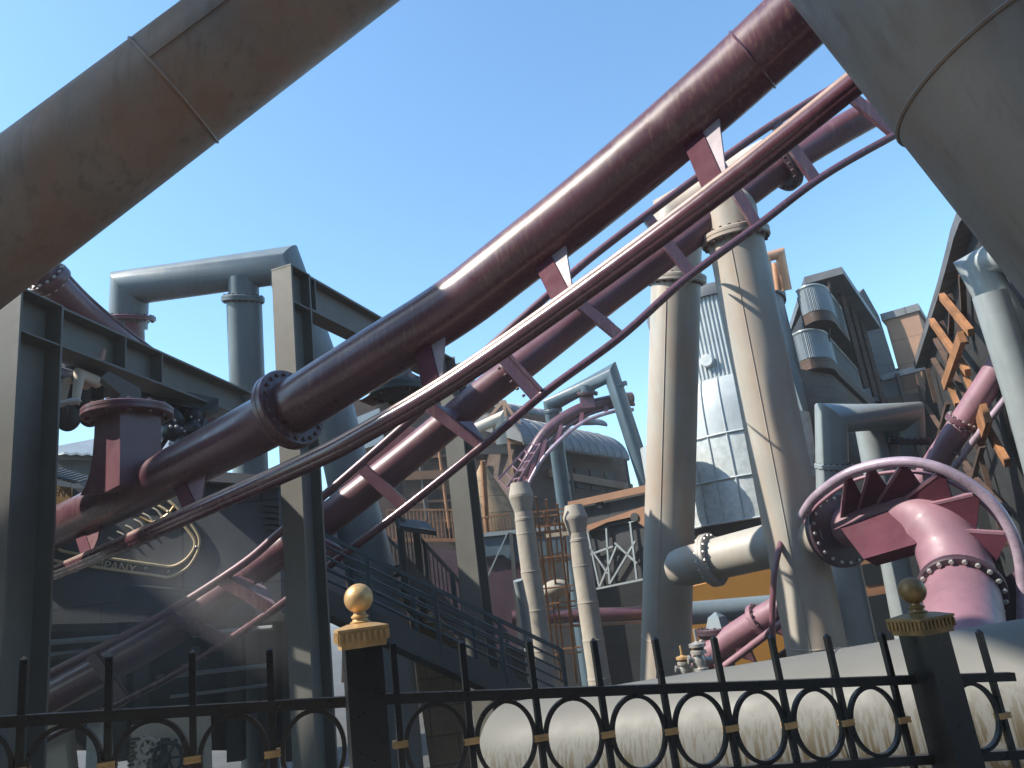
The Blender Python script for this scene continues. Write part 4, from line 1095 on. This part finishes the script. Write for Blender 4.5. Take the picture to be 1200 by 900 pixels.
MB().tube(smooth_path([WH(165, 606, .03), WH(180, 612, .03), WH(196, 604, .03), WH(206, 592, .03)], 5), .026, 6).build('ornament', M['gold'], sgn_)
# gold name board above
nb2 = thing('name_board', 'gold name board with dark letters partly hidden behind the left steel column', 'sign', WH(70, 580))
MB().prism([WH(x, y, .35) for x, y in ((-60, 590), (-60, 556), (96, 574), (96, 606))], Vector((0, .05, 0))).build('board', M['gold'], nb2)
xd2 = (WH(96, 574) - WH(50, 569)).normalized(); yd2 = Vector((-xd2.z, 0, xd2.x))
if yd2.z < 0: yd2 = -yd2
text_mesh('EGEN', .21, WH(61, 582, .41), xd2, yd2, .01, M['cladding'], 'lettering', nb2)
# corrugated shed behind
cs = thing('shed', 'pale blue corrugated shed roof seen between steel column and bolted pedestal', 'shed', floor_below(P(85, 520, 22)))
pv_ = plane_from(P(40, 520, 22), P(180, 520, 22))
def CS(x, y, o=0.): return PL(x, y, pv_[0], pv_[1]) + Vector((0, -o, 0))
rfm = MB()
na = 24
A = [CS(46 + (200 - 46) * k / na, 534 + k * .2, .6) + Vector((0, 0, .05 * (k % 2))) for k in range(na + 1)]
B = [CS(76 + (215 - 76) * k / na, 500 + k * .1, -1.8) + Vector((0, 0, .05 * (k % 2))) for k in range(na + 1)]
rfm.strip(A, B, Vector((0, 0, -.06))); rfm.build('roof', M['ribbed'], cs)
MB().prism([CS(x, y) for x, y in ((30, 700), (44, 535), (215, 540), (230, 700))], Vector((0, 3, 0))).build('wall', M['wall_grey'], cs)
MB().beam(CS(44, 537, .3), CS(215, 541, .3), .2, .16).build('eave_beam', M['steel_dk'], cs)
aw = MB(); 
for k in range(14):
    aw.beam(WH(55 + k * 5, 545 + k * 1.4, .4), WH(62 + k * 5, 556 + k * 1.4, 1.1), .12, .03)
tag(aw.build('slatted_awning', M['steel_dk']), 'small slatted awning above the gold name board', 'awning')

# ---- bright shop front seen low through the fence at left
sf = thing('shop_front', 'pale cream shop front with shutters seen low through the left fence rings', 'building', floor_below(P(150, 860, 13.5)))
plw = plane_from(P(40, 850, 13), P(260, 850, 12.6))
def SF(x, y, o=0.): return PL(x, y, plw[0], plw[1]) + Vector((0, -o, 0))
for (poly, mt, nm) in (([(44, 905), (50, 850), (74, 846), (80, 905)], 'cream', 'wall'), ([(150, 905), (154, 850), (238, 836), (240, 905)], 'cream', 'wall'), ([(100, 905), (102, 848), (120, 846), (122, 905)], 'silver', 'pillar')):
    MB().prism([SF(x, y) for x, y in poly], Vector((0, .3, 0))).build(nm, M[mt], sf)
shm = MB()
for k in range(9): shm.beam(SF(152, 866 + k * 5, .05), SF(176, 864 + k * 5, .05), .04, .04)
shm.build('shutter', M['steel_dk'], sf)
MB().prism([SF(x, y, .06) for x, y in ((176, 900), (178, 866), (196, 864), (198, 900))], Vector((0, .04, 0))).build('door', M['blue_dk'], sf)
for (x, y, rr2) in ((206, 884, .24), (184, 872, .15), (180, 893, .13)):
    t = thing('gear_wheel', {206: 'large dark gear wheel mounted low behind the left fence panel', 184: 'small pale gear wheel above its twin behind the left fence', 180: 'small pale gear wheel lowest behind the left fence'}[x], 'gear', SF(x, y, .3), 'gear wheels')
    c = SF(x, y, .3); mtg = M['steel_dk'] if x == 206 else M['cream']
    gm = MB().torus(c, Vector((0, 1, 0)), rr2, .035, 32, 8)
    for k in range(12):
        q = math.pi * k / 6; dv = Vector((math.cos(q), 0, math.sin(q)))
        gm.beam(c + dv * rr2, c + dv * (rr2 + .07), .05, .05, Vector((0, 1, 0)))
    gm.build('rim', mtg, t)
    gm = MB().lathe(c, Vector((0, -1, 0)), [(.06, -.05), (.06, .08)], 16)
    for k in range(6):
        q = math.pi * k / 3; dv = Vector((math.cos(q), 0, math.sin(q))); gm.beam(c + dv * .05, c + dv * (rr2 - .02), .03, .03, Vector((0, 1, 0)))
    gm.build('spokes', mtg, t)

# ---- coaster train hanging behind the beam
def rider(c, ang, label, legs='denim'):
    """seated rider seen hanging under the track: legs and shoes below"""
    t = thing('person', label, 'person', c, 'riders on the coaster train')
    X = Vector((math.cos(ang), math.sin(ang), 0))
    Y = Vector((-X.y, X.x, 0))
    bd = MB()
    bd.tube([c + Zv * .62, c + Zv * .45, c + Zv * .2, c], [.08, .17, .16, .15], 14)
    bd.tube([c + Zv * .62, c + Zv * .7], [.06, .06], 10); bd.ball(c + Zv * .82, .115, sc=(.9, 1, 1.15))
    for s_ in (-1, 1):
        bd.tube([c + Y * .17 * s_ + Zv * .52, c + Y * .22 * s_ + Zv * .3 + X * .1, c + Y * .14 * s_ + Zv * .3 + X * .33], [.055, .045, .035], 10)
    bd.build('body', M['skin'], t)
    MB().tube([c + Zv * .56, c + Zv * .44, c + Zv * .2, c - Zv * .02], [.11, .19, .175, .165], 14).build('jacket', M['cloth_dk'], t)
    lg = MB()
    for s_ in (-1, 1):
        lg.tube([c + Y * .09 * s_, c + Y * .11 * s_ + X * .42 + Zv * .02, c + Y * .12 * s_ + X * .48 - Zv * .4], [.1, .08, .055], 12)
    lg.build('trousers', M[legs], t)
    sh_ = MB()
    for s_ in (-1, 1): sh_.ball(c + Y * .12 * s_ + X * .55 - Zv * .45, .1, sc=(1.3, .6, .55))
    sh_.build('shoes', M['shoe'], t)
tn = thing('coaster_train', 'dark coaster seats and harnesses hanging behind the left frame beam', 'coaster train', floor_below(P(150, 470, 13)))
seats = [(78, 470, 12.0), (104, 466, 12.3), (205, 490, 14.0), (226, 505, 14.3)]
for (x, y, z) in seats:
    c = P(x, y, z)
    sm = MB()
    sm.box(c + Zv * .15, Vector((.2, .1, 0)), Vector((-.05, .1, 0)), Vector((0, 0, .42)))
    sm.tube([c + Zv * .6, c + Vector((.1, -.3, .35)), c + Vector((.1, -.3, -.2)), c + Vector((.05, -.1, -.4))], .11, 10)
    sm.tube([c + Vector((-.2, 0, .3)), c + Vector((-.2, -.25, 0)), c + Vector((-.15, -.1, -.45))], .09, 10)
    sm.ball(c + Vector((.1, -.1, -.3)), .2, sc=(1, .8, 1.2))
    sm.build('seat', M['cloth_dk'], tn)
MB().beam(P(60, 440, 12.2), P(250, 478, 14.4), .35, .3).build('chassis', M['cloth_dk'], tn)
rider(P(84, 444, 11.5), -1.9, 'rider in blue denim trousers whose legs dangle nearest the left steel column')
rider(P(108, 449, 11.7), -1.7, 'rider in pale grey trousers whose legs dangle just left of the bolted pedestal', 'cream')

# ---- machinery clutter behind the pedestal (maroon/black block between pedestal and spine)
mc = thing('machinery', 'dark wheel carriage with pale bolts right of the bolted pedestal', 'machine', floor_below(P(215, 510, 13)))
mb = MB()
for k in range(20):
    c = P(195 + random.random() * 46, 485 + random.random() * 42, 13 + random.random())
    mb.ball(c, .08 + random.random() * .12, 12, 8, (1, .8, 1))
    mb.beam(c, c + Vector((random.uniform(-.5, .5), .2, random.uniform(-.5, .5))), .1, .1)
mb.build('carriage', M['cloth_dk'], mc)
for k in range(12):
    c = P(195 + random.random() * 46, 486 + random.random() * 40, 12.6)
    MB().ball(c, .018 + random.random() * .03, 8, 6).build('wheel_bolt', M['shoe'], mc)

# ================================================================== FENCE
def fz(px): return 2.38 / (1 - (px - 600) / FPX * .2)
def FP(px, py): return P(px, py, fz(px))
fd_ = flat(FP(1000, 800) - FP(300, 820)).normalized(); fn = Vector((-fd_.y, fd_.x, 0))
_q = R(6)
fp_ = fd_ * math.cos(_q) + fn * math.sin(_q); fq_ = Vector((-fp_.y, fp_.x, 0))
def rail_y(px):
    if px <= 427: return 846 + (px - 0) * (-24 / 410)
    return 819 + (px - 447) * (796 - 819) / (1080 - 447) if px < 1085 else 796 + (px - 1080) * (-.03)
def fence_panel(label, x0, x1, picks, ext=()):
    a, b = FP(x0, rail_y(x0)), FP(x1, rail_y(x1))
    t = thing('iron_fence', label, 'fence', floor_below((a + b) / 2), 'ring fence panels')
    dl = .262 if x0 < 600 else .262
    MB().beam(a, b, .034, .030).build('top_rail', M['black'], t)
    lo = Vector((0, 0, -.262))
    MB().beam(a + lo, b + lo, .034, .030).build('bottom_rail', M['black'], t)
    lo2_ = Vector((0, 0, -1.16))
    MB().beam(a + lo2_, b + lo2_, .034, .030).build('bottom_rail', M['black'], t)
    d = (b - a).normalized()
    pts = []
    for px, yt in picks:
        q = FP(px, rail_y(px)); q = a + d * ((q - a).dot(d))
        if yt: top = UP(q, yt)
        else: top = q
        hw = .0095
        pk = MB()
        bt = q + Zv * -1.25
        x_, y_ = fp_ * hw, fq_ * hw
        tp = top - Zv * .012
        pk.box((bt + tp) / 2, x_, y_, (tp - bt) / 2)
        pk.add([tp + x_ * i + y_ * j for i, j in ((-1, -1), (1, -1), (1, 1), (-1, 1))] + [top], [(0, 1, 4), (1, 2, 4), (2, 3, 4), (3, 0, 4)])
        pk.build('picket', M['black'], t)
        pts.append(q)
    sp = (pts[1] - pts[0])
    full = list(pts) + [e for e in ()]
    for k, q in enumerate(pts):
        c = q + lo / 2
        cl = MB()
        cl.box(c, fd_ * .022, fn * .016, Vector((0, 0, .010)))
        cl.box(c + Zv * .006, fd_ * .0235, fn * .0175, Vector((0, 0, .003)))
        cl.box(c - Zv * .006, fd_ * .0235, fn * .0175, Vector((0, 0, .003)))
        cl.build('clasp', M['gold'], t)
    rings = []
    for k in range(len(pts) - 1): rings.append(((pts[k] + pts[k + 1]) / 2, (pts[k + 1] - pts[k]).length / 2))
    for e in ext: rings.append((FP(e, rail_y(e)), sp.length / 2))
    for c, hwid in rings:
        c = a + d * ((c - a).dot(d))
        rx, ry = hwid - .012 - .006, .131 - .015 - .005
        g_ = MB(); n_ = 44
        pp = [c + lo / 2 + fd_ * (rx * math.cos(2 * math.pi * k / n_)) + Zv * (ry * math.sin(2 * math.pi * k / n_)) for k in range(n_)]
        vs, fs = [], []
        for k in range(n_):
            q = 2 * math.pi * k / n_
            nd = (fd_ * math.cos(q) * ry + Zv * math.sin(q) * rx).normalized()
            for (i, j) in ((-1, -1), (1, -1), (1, 1), (-1, 1)): vs.append(pp[k] + nd * (.0066 * i) + fn * (.009 * j))
        for k in range(n_):
            k2 = (k + 1) % n_
            for i in range(4): fs.append((k * 4 + i, k * 4 + (i + 1) % 4, k2 * 4 + (i + 1) % 4, k2 * 4 + i))
        g_.add(vs, fs); g_.build('ring', M['black'], t, angle=50)
    return t
fence_panel('black ring fence panel left of the gilded round post finial', -140, 408, [(-76, 770), (25, 768), (127, 765), (226, 760), (318, 757)], ext=(365,))
fence_panel('black ring fence panel between the two gold capped posts', 447, 1072, [(465, 750), (547, 749), (627, 748), (704, 747), (777, 745), (847, 744), (915, 743), (981, 742), (1046, 740)])
fence_panel('short black ring fence panel right of the shade-darkened post finial', 1112, 1186, [(1100, 0), (1162, 737)], ext=())
def fence_post(px, py_top, py_cap, label, mt, hw):
    b = FP(px, py_cap); base = floor_below(b)
    t = thing('fence_post', label, 'fence post', base, 'fence posts')
    pm = MB(); pm.box(Vector((b.x, b.y, b.z / 2)), fp_ * hw, fq_ * hw, Vector((0, 0, b.z / 2))); pm.build('post', M['black'], t)
    c = b
    cm = MB()
    cw2 = hw * 1.36
    cm.box(c + Zv * .0105, fp_ * hw * 1.22, fq_ * hw * 1.22, Vector((0, 0, .0105)))
    cm.box(c + Zv * .033, fp_ * cw2 * .97, fq_ * cw2 * .97, Vector((0, 0, .017)))
    for k in range(9):
        for s_ in (-1, 1):
            u = (k - 4) / 4.4 * cw2
            cm.box(c + Zv * .033 + fp_ * u + fq_ * (s_ * cw2 * .985), fp_ * .0042, fq_ * .004, Vector((0, 0, .0135)))
            cm.box(c + Zv * .033 + fq_ * u + fp_ * (s_ * cw2 * .985), fq_ * .0042, fp_ * .004, Vector((0, 0, .0135)))
    cm.box(c + Zv * .054, fp_ * cw2 * 1.02, fq_ * cw2 * 1.02, Vector((0, 0, .004)))
    tp = c + Zv * .058
    k_ = cw2 * 1.0
    cm.add([tp + fp_ * k_ * i + fq_ * k_ * j for i, j in ((-1, -1), (1, -1), (1, 1), (-1, 1))] + [tp + Zv * .012 + fp_ * k_ * .5 * i + fq_ * k_ * .5 * j for i, j in ((-1, -1), (1, -1), (1, 1), (-1, 1))], [(0, 1, 5, 4), (1, 2, 6, 5), (2, 3, 7, 6), (3, 0, 4, 7), (4, 5, 6, 7)])
    cap = cm.build('cap', mt, t)
    f = hw / .055
    q = tp + Zv * .012
    prof = [(.030, -.003), (.032, .004), (.024, .008), (.022, .014), (.027, .018), (.027, .022), (.020, .027), (.018, .034)]
    r = .045
    for k in range(2, 17):
        a = math.pi * (1 - k / 17); prof.append((r * math.sin(a), .034 + r * .92 + r * math.cos(a)))
    prof.append((.001, .034 + r * 1.92))
    MB().lathe(q, Zv, [(x * f, h * f) for x, h in prof], 32).build('finial', mt, t)
fence_post(424, 687, 758, 'black fence post with bright gold cap and ball finial', M['gold'], .055)
fence_post(1082, 682, 742, 'black fence post with shade-darkened gold cap and ball finial', M['gold_dk'], .058)

# ================================================================== STEAM drifting under the hall
sc_ = P(185, 735, 11.6)
sm_ = bpy.data.materials.new('steam'); sm_.use_nodes = True
n, l = sm_.node_tree.nodes, sm_.node_tree.links
n.remove(n['Principled BSDF'])
pv2 = n.new('ShaderNodeVolumePrincipled'); pv2.inputs['Color'].default_value = (.9, .92, .95, 1)
l.new(pv2.outputs[0], n['Material Output'].inputs['Volume'])
tc = n.new('ShaderNodeTexCoord'); gr = n.new('ShaderNodeVectorMath'); gr.operation = 'LENGTH'
mpn = n.new('ShaderNodeMapping'); mpn.inputs['Scale'].default_value = (1 / 2.9, 1 / 1.3, 1 / 1.7)
l.new(tc.outputs['Object'], mpn.inputs[0]); l.new(mpn.outputs[0], gr.inputs[0])
mr = n.new('ShaderNodeMapRange'); l.new(gr.outputs['Value'], mr.inputs[0])
mr.inputs[1].default_value, mr.inputs[2].default_value, mr.inputs[3].default_value, mr.inputs[4].default_value = .15, 1, .2, 0
nz = n.new('ShaderNodeTexNoise'); nz.inputs['Scale'].default_value = 1.1; l.new(tc.outputs['Object'], nz.inputs['Vector'])
mm = n.new('ShaderNodeMath'); mm.operation = 'MULTIPLY'; l.new(mr.outputs[0], mm.inputs[0]); l.new(nz.outputs['Fac'], mm.inputs[1])
l.new(mm.outputs[0], pv2.inputs['Density'])
smb = MB().ball(Vector((0, 0, 0)), 1, 24, 14, (2.9, 1.3, 1.7))
so_ = smb.build('steam', sm_); so_.location = sc_; so_['kind'] = 'stuff'
tag(so_, 'thin pale steam drifting under the grey hall behind the left fence panel', 'steam')

# ================================================================== HAZE
bpy.context.view_layer.update()
zt_ = max((o.matrix_world @ Vector(c)).z for o in S.objects if o.type == 'MESH' for c in o.bound_box)
hm = bpy.data.materials.new('haze'); hm.use_nodes = True
n, l = hm.node_tree.nodes, hm.node_tree.links
n.remove(n['Principled BSDF'])
hv = n.new('ShaderNodeVolumePrincipled'); hv.inputs['Color'].default_value = (.93, .95, .97, 1); hv.inputs['Density'].default_value = .0013
l.new(hv.outputs[0], n['Material Output'].inputs['Volume'])
hb_ = MB().box(Vector((0, 150, (zt_ + 1 + GZ - 1.2) / 2)), Vector((402, 0, 0)), Vector((0, 402, 0)), Vector((0, 0, (zt_ + 1 - GZ + 1.2) / 2)))
ho_ = hb_.build('haze', hm); ho_['kind'] = 'stuff'
tag(ho_, 'thin pale summer haze in the air over the whole park', 'haze')
